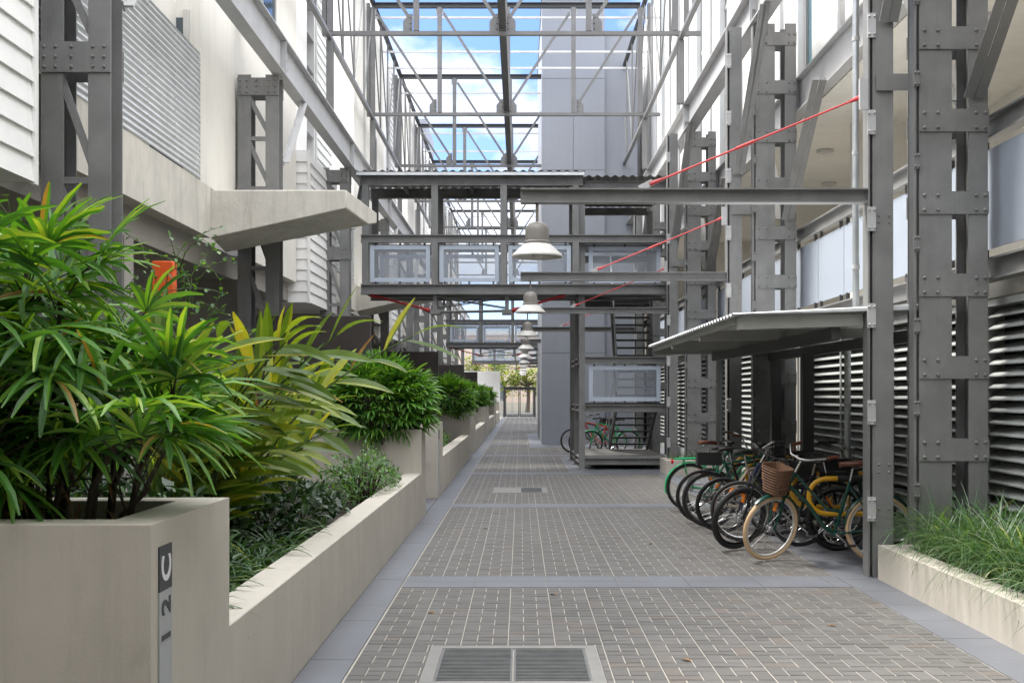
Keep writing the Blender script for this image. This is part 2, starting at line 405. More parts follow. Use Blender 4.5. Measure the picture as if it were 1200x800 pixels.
def planter(y0, first, label):
    t = thing('planter', label, 'planter', (-1.31,y0,0), 'long concrete planters along the left of the path')
    x = -1.31; xi = -1.5; xl = -4.3; n1 = 1.06; n2 = 10.72; n3 = 11.37; H = 1.187; h = .612
    w = MB()
    w.box(xl,x,y0,y0+.19,0,H).box(xi,x,y0+.19,y0+n1,0,H).box(xl,xi,y0+n1-.16,y0+n1,0,H)
    part('near_box', w, M['concrete'], t)
    w = MB(); w.box(-1.53,x+.0,y0+n1+.001,y0+n2-.001,0,h); bev(part('low_wall', w, M['concrete'], t), .006)
    w = MB(); w.box(xl,x,y0+n2,y0+n2+.13,0,H).box(xi,x,y0+n2+.13,y0+n3-.13,0,H).box(xl,x,y0+n3-.13,y0+n3,0,H)
    part('far_box', w, M['concrete'], t)
    s = MB(); s.box(xl,xi,y0+.19,y0+n1-.16,.1,1.07).box(xl,-1.53,y0+n1,y0+n2,.05,.48).box(xl,xi,y0+n2+.13,y0+n3-.13,.1,1.07)
    part('soil', s, M['soil'], t)
    sg = MB(); sg.box(x+.001,x+.006,y0+.078,y0+.222,.0,1.098-.165); ss = part('sign_strip', sg, M['sign_silver'], t)
    sg = MB(); sg.box(x+.001,x+.006,y0+.078,y0+.222,1.098-.164,1.098); part('sign_cap', sg, M['sign_dark'], t)
    if first:
        def letter(ch, yc, zc, size, m, nm):
            cu = bpy.data.curves.new(nm, 'FONT'); cu.body = ch; cu.size = size; cu.extrude = .0012; cu.offset = size*.022; cu.align_x = 'CENTER'; cu.align_y = 'CENTER'
            o = bpy.data.objects.new(nm, cu)
            COL.objects.link(o); dg = bpy.context.evaluated_depsgraph_get()
            me = bpy.data.meshes.new_from_object(o.evaluated_get(dg)); COL.objects.unlink(o); bpy.data.objects.remove(o)
            xs = [v.co.x for v in me.vertices]; ys = [v.co.y for v in me.vertices]
            mx, my = (min(xs)+max(xs))/2, (min(ys)+max(ys))/2
            for v in me.vertices:
                a, b, c = v.co.x-mx, v.co.y-my, v.co.z
                v.co = Vector((x+.0075+c, yc-b, zc+a)) - Vector((-1.31,y0,0))
            me.materials.append(m)
            q = bpy.data.objects.new(nm, me); COL.objects.link(q); q.parent = ss
        letter('C', y0+.15, 1.098-.084, .145, M['sign_white'], 'letter')
        letter('2', y0+.15, 1.098-.224, .135, M['sign_dark'], 'digit')
        letter('1', y0+.15, 1.098-.335, .135, M['sign_dark'], 'digit')
    return t
PL = [3.93 + 13.7*k for k in range(6)]
plab = ['nearest beige concrete planter with a number strip on its front corner',
        'second beige concrete planter along the left, beginning beyond the first entry gap',
        'third beige concrete planter along the left side of the path',
        'fourth beige concrete planter along the left side of the path',
        'fifth beige concrete planter, farthest along the left by the gate']
for k in range(5): planter(PL[k], k == 0, plab[k])

# big near palm
palm('fan_palm', 'large glossy fan palm in the front planter box with bright strappy leaflets', -1.98, 4.47, 1.07, .62, .42, 1.25, 2.3, 30, 235, .36, .03, M['leaf_palm'], 11, None, (7,10), upb=.45, slope=.5)
palm('fan_palm', 'fan palm at the left edge, tucked against the large front palm', -3.1, 4.5, 1.07, .45, .4, 1.3, 2.3, 14, 60, .33, .036, M['leaf_palm'], 12)
# bushes on the boxes
bl = ['dense round fan palm bush on the far end box of the first planter',
      'fan palm bush behind the entry gap on the near box of the second planter',
      'fan palm bush on the far box of the second planter',
      'fan palm bush on the near box of the third planter',
      'fan palm bush on the far box of the third planter',
      'fan palm bush on the near box of the fourth planter',
      'fan palm bush on the far box of the fourth planter',
      'fan palm bush on the near box of the fifth planter']
bp = [(-1.9,14.95,.9,.66,2.3,200),(-2.05,18.1,.62,.5,1.95,60),(-1.85,28.65,.75,.6,2.3,110),(-1.85,31.9,.65,.55,2.2,80),(-1.85,42.3,.7,.55,2.3,80),(-1.85,45.6,.65,.5,2.15,50),(-1.85,56,.7,.55,2.2,50),(-1.85,59.3,.7,.55,2.2,50)]
for i,(x,y,rx,ry,zt,nf) in enumerate(bp):
    palm('palm_bush', bl[i], x, y, 1.07, rx, ry, 1.2, zt, 14, int(nf*2.3), .27, .034, M['leaf_bush'], 40+i, 'fan palm bushes on the planter boxes', (7,9), .3, 0, True)

def lance(t): return max(.03, math.sin(math.pi*min(1,t*.93+.05))**.8)
def ginger(label, cx, cy, z0, ncane, L, W, lean, seed, hmin=.9, hmax=1.75):
    r = random.Random(seed)
    t = thing('ginger_plant', label, 'ginger plant', (cx,cy,z0))
    cn = MB(); lf = MB()
    for i in range(ncane):
        a = r.uniform(0,2*math.pi); q = math.sqrt(r.random())
        b = Vector((cx+.32*q*math.cos(a), cy+.55*q*math.sin(a), z0-.05))
        h = r.uniform(hmin,hmax); out = Vector((lean[0]+.55*math.cos(a)*q, lean[1]+.5*math.sin(a)*q, 0))*r.uniform(.5,1.2)
        pts = []
        for k in range(9):
            s = k/8; pts.append(b + Vector((0,0,1))*h*(s-.22*s*s) + out*h*s*s*.9)
        cn.tube(pts, [.013*(1-.6*k/8) for k in range(9)], 6)
        nl = r.randint(10,13)
        for k in range(nl):
            s = .22+.78*(k+.5)/nl; f = s*8; i0 = min(7,int(f)); p = pts[i0].lerp(pts[i0+1], f-i0)
            tan = (pts[i0+1]-pts[i0]).normalized()
            sd = tan.cross(Vector((math.sin(a+1.3),math.cos(a),.35)).normalized()).normalized()
            d = tan*.55 + sd*(1 if k % 2 else -1)*r.uniform(.45,.8) + Vector((r.uniform(-.1,.6),r.uniform(-.3,.1),.1))
            leaf_strip(lf, p, d, Vector((r.uniform(-.4,.3),r.uniform(-1.1,-.1),.8)), L*r.uniform(.75,1.1)*(1-.3*abs(s-.6)), W*r.uniform(.8,1.15), r.uniform(.08,.45), 6, .16, .1, lance)
        leaf_strip(lf, pts[-1], pts[-1]-pts[-2], Vector((0,0,1)), L*.8, W*.8, .5, 6, .16, .1, lance)
    part('stem', cn, M['cane_green'], t); part('foliage', lf, M['leaf_ginger'], t)
ginger('tall shell ginger with long yellow-green leaves leaning over the low planter wall', -2.42, 8.3, .48, 32, .5, .09, (.24,-.1), 5, .7, 2.25)
ginger('smaller shell ginger behind the taller one, beside the brown panel', -2.75, 10.2, .48, 12, .52, .1, (.2,-.1), 8, .9, 1.7)

def strap_clump(name, label, cx, cy, z0, n, L, W, m, seed, group=None, spread=.12, cat='plant', up=1.2):
    r = random.Random(seed); lf = MB()
    for i in range(n):
        a = r.uniform(0,2*math.pi); q = spread*math.sqrt(r.random())
        d = Vector((math.cos(a), math.sin(a), r.uniform(.5,1.6)*up))
        leaf_strip(lf, (cx+q*math.cos(a+r.uniform(-1,1)), cy+q*math.sin(a), z0), d, (0,0,1), L*r.uniform(.6,1.15), W, r.uniform(.8,2.0), 6, .2, .12)
    return solo(name, lf, m, label, cat, group, (cx,cy,z0))
r0 = random.Random(3)
for i in range(11):
    y = 5.35+i*.33
    strap_clump('lily_turf', 'low clump of strappy lily turf in the first planter behind the low wall', -1.72-.12*(i % 2)-r0.uniform(0,.12), y, .48, 70, .46, .02, M['leaf_grass'], 60+i, 'lily turf clumps along the low wall of the first planter', .08)
def small_shrub(name, label, cx, cy, z0, rx, ry, h, n, size, m, seed, cat='shrub'):
    r = random.Random(seed); t = thing(name, label, cat, (cx,cy,z0)); st = MB(); lf = MB()
    for i in range(max(8,n//40)):
        a = r.uniform(0,6.28); q = math.sqrt(r.random())
        p = [(cx+rx*.2*math.cos(a),cy+ry*.2*math.sin(a),z0-.03),(cx+rx*.6*q*math.cos(a),cy+ry*.6*q*math.sin(a),z0+h*.5),(cx+rx*q*math.cos(a),cy+ry*q*math.sin(a),z0+h*r.uniform(.6,.95)*(1-.3*q))]
        st.tube(p, [.008,.006,.003], 5)
    for i in range(n):
        a = r.uniform(0,6.28); q = math.sqrt(r.random()); zz = r.random()**.6
        hh = h*(1-.45*q*q)*(.85+.3*math.sin(a*3+cx*5)*.5)
        p = Vector((cx+rx*q*math.cos(a), cy+ry*q*math.sin(a), z0+.04+zz*hh))
        d = Vector((r.uniform(-1,1),r.uniform(-1,1),r.uniform(-.2,1)))
        leaf_strip(lf, p, d, (0,0,1), size*r.uniform(.7,1.3), size*.5, .3, 2, .15, .2, lance)
    part('stem', st, M['cane'], t); part('foliage', lf, m, t)
small_shrub('leafy_shrub', 'small bushy shrub with tiny leaves at the far end of the first planter', -1.75, 12.2, .46, .42, 1.3, .62, 1900, .055, M['leaf_small'], 21)
small_shrub('dark_shrub', 'dark leafy undergrowth between the front palm and the ginger', -2.25, 6.2, .46, .6, .9, .75, 1100, .12, M['leaf_dark'], 22)
small_shrub('dark_shrub', 'dark low undergrowth below the leaning ginger leaves', -2.0, 9.2, .46, .5, 1.2, .5, 1000, .11, M['leaf_dark'], 23)
small_shrub('dark_shrub', 'tall dark shrub behind the ginger against the undercroft', -3.5, 8.6, .46, .6, 1.6, 1.5, 1500, .12, M['leaf_dark'], 24)
for k in range(1,5):
    small_shrub('low_shrub', 'low green shrub filling the %s planter along the left' % ['','second','third','fourth','fifth'][k], -1.95, PL[k]+5.2, .46, .4, 4.2, .5, 1500 if k < 3 else 700, .075, M['leaf_small'], 30+k)
# climbing vine by the near left column
def vine(label, pts0, n, seed, size=.05):
    r = random.Random(seed); t = thing('climbing_vine', label, 'vine', pts0[0]); st = MB(); lf = MB()
    for i in range(n):
        p = Vector(r.choice(pts0)); d = Vector((r.uniform(-1,1),r.uniform(-.4,.4),r.uniform(.2,1.2))).normalized(); pts = [p]
        for k in range(r.randint(7,13)):
            d = (d + Vector((r.uniform(-.5,.5),r.uniform(-.3,.3),r.uniform(-.45,.35)))).normalized()
            p = p + d*.075; pts.append(p)
            for _ in range(2):
                if r.random() < .75:
                    leaf_strip(lf, p, (r.uniform(-1,1),r.uniform(-1,.3),r.uniform(-.6,.6)), (0,0,1), size*r.uniform(.6,1.3), size*.7, .4, 2, .12, .2, lance)
        st.tube(pts, [.005-.003*k/len(pts) for k in range(len(pts))], 5)
    part('stem', st, M['cane_green'], t); part('foliage', lf, M['leaf_small'], t)
vine('wispy climbing vine with small leaves above the front palm beside the steel column', [(-2.95,8.6,1.9),(-2.7,8.5,1.8),(-2.5,8.3,1.9),(-2.6,8.6,2.3),(-2.75,8.4,2.4),(-2.4,8.2,1.5)], 46, 71)
vine('tangled vine at the left edge under the white weatherboard bay', [(-3.9,8.3,2.3),(-3.8,8.4,2.5),(-3.6,8.2,2.2)], 26, 72)

# orange post
t = thing('orange_sign', 'bright orange sign box on a thin post rising just above the front palm', 'sign', (-3.675,11.46,0))
part('post', MB().box(-3.71,-3.64,11.43,11.49,0,2.66), M['steel'], t)
bev(part('sign_box', MB().box(-3.79,-3.57,11.39,11.53,2.66,3.02), M['orange'], t), .01)
# fallen leaves
rl = random.Random(9)
for i,(x,y) in enumerate(((2.25,7.9),(.3,9.1),(1.4,12.2),(-.7,8.4),(2.0,15.0),(-.4,13.6),(1.0,6.9))):
    lf = MB(); a = rl.uniform(0,6.28)
    leaf_strip(lf, (x,y,.006), (math.cos(a),math.sin(a),.15), (0,0,1), .075, .035, .5, 3, .2, .2, lance)
    solo('fallen_leaf', lf, M['dry'], 'small dry brown leaf lying on the brick paving', 'leaf', 'dry leaves on the paving', (x,y,.006))
# right planters
def trough(label, x0, x1, y0, y1, h):
    t = thing('trough_planter', label, 'planter', (x0,y0,0)); w = MB(); T = .2
    w.box(x0,x0+T,y0,y1,0,h).box(x0+T,x1,y1-T,y1,0,h).box(x0+T,x1,y0,y0+T,0,h).box(x1-.1,x1,y0+T,y1-T,0,h)
    part('wall', w, M['concrete'], t); s = MB(); s.box(x0+T,x1-.1,y0+T,y1-T,.02,h-.06); part('soil', s, M['soil'], t)
trough('low beige concrete trough at the right edge full of long grass', 3.19, 4.3, 3.0, 9.9, .31)
trough('low beige concrete trough under the stair beyond the bicycles', 2.96, 4.2, 22.5, 23.55, .31)
gr = MB(); r1 = random.Random(5)
for i in range(4600):
    x = r1.uniform(3.42,4.15); y = r1.uniform(5.2,9.66)
    a = r1.uniform(0,6.28)
    d = Vector((math.cos(a)*.9-.12, math.sin(a)*.9-.1, r1.uniform(1.1,3.0)))
    leaf_strip(gr, (x,y,.24), d, (0,0,1), r1.uniform(.42,.85), r1.uniform(.006,.011), r1.uniform(.7,1.9), 7, .15, .1)
g = solo('grass', gr, M['leaf_grass'], 'long arching green grass with painted silver highlights filling the trough at the right edge', 'grass', None, (3.8,7.5,.24)); g['kind'] = 'stuff'
for i in range(3):
    strap_clump('grass_tuft', 'dry grass tuft in the trough under the stair beyond the bicycles', 3.25+.33*i, 23.0, .26, 50, .42, .014, M['leaf_grass'], 90+i, 'grass tufts in the far trough', .12)

# ------------------------------------------------------------------ steel frames
def bolts(mb, xs, y, zs, r=.018):
    for x in xs:
        for z in zs: mb.bolt((x,y,z), (0,-1,0), r, .02)
def right_column(k):
    y = YK[k]
    t = thing('batten_column', 'riveted steel column with plate rungs on the right, %s the camera' % ORD[k].replace('farthest','tenth nearest') , 'steel column', (3.85,y,0), 'twin chord steel columns along the right')
    far = k > 4; acc = MB()
    def p(name, mb, m=M['steel']):
        if far: acc.merge(mb)
        else: part(name, mb, m, t)
    for a,b in ((3.54,3.83),(3.98,4.15)):
        xm = (a+b)/2
        p('chord', MB().ibeam((xm,y,0),(xm,y,7.23),b-a,.3,.018,.012,(0,1,0)))
    for i in range(10):
        z = .43+.73*i
        for s in (-1,1):
            if far and s > 0: continue
            mb = MB(); yy = y+s*.158
            mb.box(3.535,4.155,yy-.006,yy+.006,z-.1,z+.1)
            if s < 0 and k < 4: bolts(mb, (3.58,3.7,4.04,4.12), yy-.006, (z-.065,z+.065))
            p('batten_plate', mb)
    g = MB(); g.box(3.495,3.515,y-.15,y-.02,0.05,7.2).box(3.515,3.54,y-.07,y-.05,.05,7.2)
    for i in range(10):
        z = .8+.73*i
        g.box(3.485,3.545,y-.165,y-.152,z-.07,z+.07)
        if k < 3: bolts(g, (3.5,3.53), y-.165, (z-.05,z+.05), .011)
    p('guide_channel', g)
    # knee braces to the edge beam
    for s in (-1,1):
        mb = MB(); mb.angle((4.1,y+s*.16,4.3),(4.15,y+s*1.75,5.95),.09,.012,(1,0,0)).angle((4.0,y+s*.16,4.3),(4.05,y+s*1.75,5.95),.09,.012,(1,0,0))
        p('knee_brace', mb)
    if far: part('frame', acc, M['steel'], t)
def left_column(k):
    y = YK[k]
    t = thing('lattice_column', 'riveted lattice steel column with diagonal flats on the left, %s the camera' % ORD[k].replace('farthest','tenth nearest'), 'steel column', (-3.95,y,0), 'lattice steel columns along the left')
    far = k > 4; acc = MB()
    def p(name, mb, m=M['steel']):
        if far: acc.merge(mb)
        else: part(name, mb, m, t)
    for a,b in ((-4.26,-4.06),(-3.84,-3.64)):
        xm = (a+b)/2; p('chord', MB().ibeam((xm,y,0),(xm,y,6.46),b-a,.3,.018,.012,(0,1,0)))
    for z,h in ((.4,.3),(2.55,.2),(4.64,.27),(6.28,.26)):
        mb = MB(); mb.box(-4.265,-3.635,y-.17,y-.152,z-h/2,z+h/2)
        if k < 4: bolts(mb, (-4.22,-4.12,-3.98,-3.79,-3.69), y-.17, (z-h*.33,z,z+h*.33), .017)
        p('batten_plate', mb)
        if k < 5: p('batten_plate', MB().box(-4.265,-3.635,y+.152,y+.17,z-h/2,z+h/2))
    for z in (1.5,3.55,5.5): p('strut', MB().bar((-4.06,y-.12,z),(-3.84,y-.12,z),.05,.06))
    for za,zb in ((.55,1.46),(1.55,2.44),(2.66,3.5),(3.6,4.5),(4.78,5.46),(5.55,6.14)):
        p('diagonal', MB().bar((-4.1,y-.125,zb),(-3.78,y-.125,za),.012,.07,(0,0,1)))
    for s in (1,):
        mb = MB(); mb.bar((-3.64,y+s*.16,5.2),(-3.62,y+s*1.5,6.46),.1,.02,(1,0,0)); mb.bar((-3.64,y+s*.16,5.2),(-3.62,y+s*1.5,6.46),.02,.09,(1,0,0),du=.05)
        p('knee_brace', mb, M['steel_light'])  # pale colour carries the lit look of this brace
    if far: part('frame', acc, M['steel'], t)
for k in range(10): right_column(k); left_column(k)

def right_post(k):
    y = YK[k]+.1
    t = thing('slotted_post', 'slotted steel post carrying the lamp beam on the right, %s the camera' % ORD[k], 'steel post', (3.25,y,0), 'slotted steel posts along the right')
    part('post', MB().ibeam((3.275,y,0),(3.275,y,7.22),.17,.2,.014,.01,(0,1,0)), M['steel'], t)
    c = MB(); c.box(3.135,3.15,y-.1,y+.06,0,7.2).box(3.175,3.19,y-.095,y+.06,0.01,7.19)
    part('channel', c, M['steel'], t)
    sl = MB()
    sl.box(3.148,3.178,y-.04,y-.03,0,7.19); part('slot_shade', sl, M['black'], t)  # black strip paints the shade inside the post's gap
    z = .62
    while z < 7.1:
        pl = MB(); pl.box(3.125,3.2,y-.115,y-.101,z-.11,z+.11)
        if k < 3: bolts(pl, (3.14,3.185), y-.115, (z-.08,z+.08), .012)
        part('splice_plate', pl, M['steel_light'], t); z += .87
    if k < 4:
        b = MB()
        for x in (3.23,3.32):
            for z in (.95,1.02,.62,3.2,3.26): b.bolt((x,y-.1,z),(0,-1,0),.012,.014)
        part('bolt_heads', b, M['steel'], t)
    br = MB(); br.box(3.2,3.72,y-.13,y-.11,4.5,4.53).box(3.2,3.72,y-.13,y-.118,4.38,4.5)
    part('tie_bracket', br, M['steel'], t)
    mb = MB(); mb.angle((3.3,y-.11,5.0),(3.5,y-1.1,7.22),.09,.012,(1,0,0)).angle((3.38,y-.11,5.0),(3.56,y-1.1,7.22),.09,.012,(1,0,0))
    part('knee_brace', mb, M['steel'], t)
    part('knee_brace', MB().bar((3.3,y+.11,5.3),(3.5,y+1.1,7.22),.03,.14,(1,0,0)), M['steel_light'], t)  # far brace coloured paler than the near one to look lit
for k in (0,1,2,3): right_post(k)

# lamp beams, tie rods and lamps
def lamp_beam(k):
    y = YK[k]+.06; xr = 3.13 if k < 4 else (.69 if k in (4,5) else 3.13)
    t = thing('lamp_beam', 'grey cantilever beam with red tie rod over the path, %s the camera' % ORD[k], 'beam', (xr,y,3.44), 'cantilever lamp beams over the path')
    part('beam', MB().ibeam((0.0,y,3.445),(xr,y,3.445),.12,.13,.014,.01), M['steel'], t)
    if xr > 1 and k < 7:
        z0 = 3.56; a = Vector((1.19,y,z0)); b = Vector((3.08,y,4.34))
        part('tie_rod', MB().tube([a,b], .0095, 8), M['red'], t)
        d = (b-a).normalized(); cl = MB()
        cl.tube([a-d*.02,a+d*.1], [.024,.014], 8).tube([b-d*.1,b+d*.02], [.014,.026], 8).tube([a.lerp(b,.45)-d*.09,a.lerp(b,.45)+d*.09], .016, 8)
        part('clevis', cl, M['red'], t)
        lg = MB(); lg.bar((1.08,y,3.512),(1.2,y,3.575),.02,.06); lg.box(3.06,3.135,y-.06,y-.02,4.22,4.5)
        part('lug', lg, M['steel_light'], t)
def lamp(k):
    y = YK[k]+.06; x = .15
    t = thing('pendant_lamp', 'white and grey bell pendant lamp hanging over the path, %s the camera' % ORD[k], 'lamp', (x,y,2.9), 'bell pendant lamps over the path')
    part('stem', MB().tube([(x,y,3.39),(x,y,3.2)], .014, 10), M['lampgrey'], t)
    part('cap', MB().lathe([(.001,3.215),(.045,3.21),(.075,3.195),(.1,3.165),(.108,3.13),(.108,3.04),(.12,3.03),(.12,3.015),(.1,3.015)], (x,y,0), 28), M['lampgrey'], t)
    part('shade', MB().lathe([(.11,3.016),(.135,3.0),(.17,2.968),(.215,2.925),(.232,2.905),(.232,2.893),(.222,2.893),(.212,2.915),(.17,2.955),(.13,2.988),(.1,3.0)], (x,y,0), 36), M['white_paint'], t)
    part('bulb', MB().lathe([(.001,2.875),(.03,2.88),(.05,2.9),(.05,2.95),(.03,2.99)], (x,y,0), 16), M['white_paint'], t)
for k in range(10): lamp_beam(k); lamp(k)

# longitudinal beams
def long_beam(label, x, z0, z1, w, y0, y1, joints):
    t = thing('long_beam', label, 'beam', (x,y0,z0))
    part('beam', MB().ibeam((x,y0,(z0+z1)/2),(x,y1,(z0+z1)/2),w,z1-z0,.022,.016), M['steel_light'] if joints != 2 else M['steel'], t)
    s = 1 if x < 0 else -1; b = MB()
    for y in YK:
        for dy in (-.5,0,.5):
            for q in range(4):
                z = z0+.08+(z1-z0-.16)*q/3; b.bolt((x+s*.009,y+dy*.25+.3,z),(s,0,0),.018,.016)
        b.box(min(x,x+s*(w/2-.005)),max(x,x+s*(w/2-.005)),y-.01,y+.01,z0+.024,z1-.024)
    part('stiffener', b, M['steel_light'], t)
long_beam('long grey I beam running above the left columns', -3.65, 6.48, 7.04, .2, -15, 78, 1)
long_beam('long grey I beam running high above the right columns', 3.6, 7.25, 7.85, .25, -15, 78, 1)
long_beam('long grey edge beam along the right building below its white wall', 4.24, 5.9, 6.42, .16, -15, 78, 1)

# roof trusses
XL, XR = -4.07, 3.3; XC = (XL+XR)/2; ZB, ZT = 9.35, 12.35
def truss(k):
    y = YK[k]
    t = thing('roof_truss', 'open steel roof truss spanning high over the path, %s the camera' % ORD[k-2], 'truss', (XC,y,ZB), 'open roof trusses over the path')
    part('bottom_chord', MB().bar((XL,y,ZB),(XR+.55,y,ZB),.11,.08), M['steel_roof'], t)
    part('top_chord', MB().ibeam((XL,y,ZT),(XR,y,ZT),.12,.14), M['steel_dark'], t)
    xs = [XL+(XR-XL)*i/4 for i in range(5)]
    for i,x in enumerate(xs):
        part('vertical', MB().ibeam((x,y,ZB+.05),(x,y,ZT-.07),.12,.13,.02,.02,(0,1,0)) if i != 2 else MB().ibeam((x,y,ZB+.05),(x,y,ZT-.07),.2,.16,.02,.02,(0,1,0)), M['steel_roof'], t)
    for a,b in ((0,1),(1,2),(3,2),(4,3)):
        s = 1 if b > a else -1
        part('diagonal', MB().bar((xs[a]+s*.1,y,ZT-.2),(xs[b]-s*.16,y,ZB+.35),.03,.07,(0,0,1)), M['steel_roof'], t)
    for i in (1,2,3):
        x = xs[i]; gmb = MB()
        for s in ((-1,) if i == 1 else (1,) if i == 3 else (-1,1)):
            gmb.add([(x+s*.08,y-.012,ZB+.05),(x+s*.28,y-.012,ZB+.05),(x+s*.28,y-.012,ZB+.26),(x+s*.14,y-.012,ZB+.42),(x+s*.08,y-.012,ZB+.42),
                     (x+s*.08,y+.012,ZB+.05),(x+s*.28,y+.012,ZB+.05),(x+s*.28,y+.012,ZB+.26),(x+s*.14,y+.012,ZB+.42),(x+s*.08,y+.012,ZB+.42)],
                    [(0,1,2,3,4),(9,8,7,6,5),(0,1,6,5),(1,2,7,6),(2,3,8,7),(3,4,9,8),(4,0,5,9)])
            for q in range(3): gmb.bolt((x+s*.12,y-.012,ZB+.1+.12*q),(0,-1,0),.018,.02)
        part('gusset', gmb, M['steel_roof'], t)
    for i in (0,1,3,4):
        x = xs[i]; part('top_gusset', MB().box(x-.1,x+.1,y-.016,y-.004,ZT-.27,ZT-.075), M['steel_light'], t)
for k in range(2,10): truss(k)
PY = [31.1,34.2,35.9,38.9,41.6,44.9,48.2,51.8,55.3,59,62.6,66]
for i,y in enumerate(PY):
    solo('roof_purlin', MB().bar((XL-.2,y,ZT-.15),(XR+.75,y,ZT-.15),.045,.06), M['white_rod'], 'thin white roof rail crossing high between the trusses, %s the camera' % ORD[i].replace('farthest','tenth nearest').replace('eleventh','eleventh nearest').replace('twelfth','twelfth nearest'), 'rail', 'white roof rails', (XC,y,ZT))
t = thing('ridge_beam', 'dark long centre beam running along under the roof trusses', 'beam', (XC,10,ZB))
part('beam', MB().ibeam((XC,10,ZB+.17),(XC,76,ZB+.17),.15,.2), M['steel_dark'], t)
def side_girder(x, label, base):
    t = thing('side_girder', label, 'girder', (x,16,base))
    part('bottom_chord', MB().bar((x,16,ZB-.1),(x,76,ZB-.1),.1,.09), M['steel_roof'], t)
    part('top_chord', MB().ibeam((x,16,ZT+.1),(x,76,ZT+.1),.1,.12), M['steel_dark'], t)
    for k in range(1,10):
        y = YK[k]
        part('post', MB().ibeam((x,y,base),(x,y,ZB-.15),.14,.15,.015,.015,(0,1,0)), M['steel'], t)
        part('upper_post', MB().ibeam((x-(.12 if x < 0 else -.12),y,ZB-.05),(x-(.12 if x < 0 else -.12),y,ZT+.05),.09,.12,.015,.015,(0,1,0)), M['steel_roof'], t)
        if k < 9:
            for q in range(1,4):
                yy = y+6.85*q/4
                part('hanger', MB().bar((x,yy,ZB-.05),(x,yy,ZT+.04),.045,.045), M['steel'], t)
            for a,b in ((0,1),(1,2),(3,2),(4,3)):
                part('diagonal', MB().bar((x,y+6.85*a/4,ZT),(x,y+6.85*b/4,ZB),.035,.035), M['steel'], t)
side_girder(-4.07, 'long lattice girder along the left below the roof trusses', 7.04)
side_girder(3.42, 'long lattice girder along the right below the roof trusses', 7.85)

# downpipes
def pipe(x, y, z0, z1, r, label):
    t = thing('downpipe', label, 'downpipe', (x,y,z0)); part('pipe', MB().tube([(x,y,z0),(x,y,z1)], r, 14), M['galv'], t)
    b = MB(); z = z0+.4
    while z < z1: b.lathe([(r+.001,z),(r+.006,z),(r+.006,z+.04),(r+.001,z+.04)], (x,y,0), 14); z += 1.1
    part('bracket', b, M['steel_light'], t)
pipe(3.24,10.72,2.46,5.9,.032,'pale metal downpipe just left of the nearest slotted post')
pipe(3.4,17.2,2.3,4.45,.034,'pale metal downpipe right of the second slotted post')
pipe(3.95,13.4,.0,2.3,.04,'pale metal downpipe behind the bicycles against the louvres')

# ------------------------------------------------------------------ bridges
def corrug(mb, x0, x1, y0, y1, z, pitch=.15, amp=.018, along='y', th=.004, zs=0.):
    """sheet whose ribs run along `along`; zs = rise over x"""
    if along == 'y': n = max(4, int((x1-x0)/pitch*6))
    else: n = max(4, int((y1-y0)/pitch*6))
    b = len(mb.v)
    for i in range(n+1):
        t = i/n
        if along == 'y':
            x = x0+(x1-x0)*t; h = z+amp*math.sin(2*math.pi*(x-x0)/pitch)
            for q in (0,th): mb.v += [(x,y0,h+q),(x,y1,h+q)]
        else:
            y = y0+(y1-y0)*t; h = z+amp*math.sin(2*math.pi*(y-y0)/pitch)
            for q in (0,th): mb.v += [(x0,y,h+q),(x1,y,h+q+zs)]
    if along != 'y':
        for i in range(n+1):
            for q in (0,): 
                a = b+i*4; v = mb.v[a+1]; mb.v[a+1] = (v[0],v[1],v[2]+zs)
    for i in range(n):
        o = b+i*4; p = o+4
        mb.f += [(o,o+1,p+1,p),(o+2,p+2,p+3,o+3),(o,p,p+2,o+2),(o+1,o+3,p+3,p+1)]
    mb.f += [(b,b+2,b+3,b+1),(b+n*4,b+n*4+1,b+n*4+3,b+n*4+2)]
def screen(t, x0, x1, y, z0, z1, bd=.09):
    g = MB(); g.box(x0+bd,x1-bd,y-.006,y+.006,z0+bd,z1-bd); s = part('screen_panel', g, M['glass'], t)
    b = MB(); b.box(x0,x1,y-.007,y+.007,z0,z0+bd).box(x0,x1,y-.007,y+.007,z1-bd,z1).box(x0,x0+bd,y-.007,y+.007,z0+bd,z1-bd).box(x1-bd,x1,y-.007,y+.007,z0+bd,z1-bd)
    part('border', b, M['glass_border'], s)
    for x in (x0+.12,(x0+x1)/2,x1-.12):
        part('clip', MB().box(x-.02,x+.02,y-.015,y+.015,z1-.01,z1+.06), M['steel_dark'], s)
        part('clip', MB().box(x-.02,x+.02,y-.015,y+.015,z0-.06,z0+.01), M['steel_dark'], s)
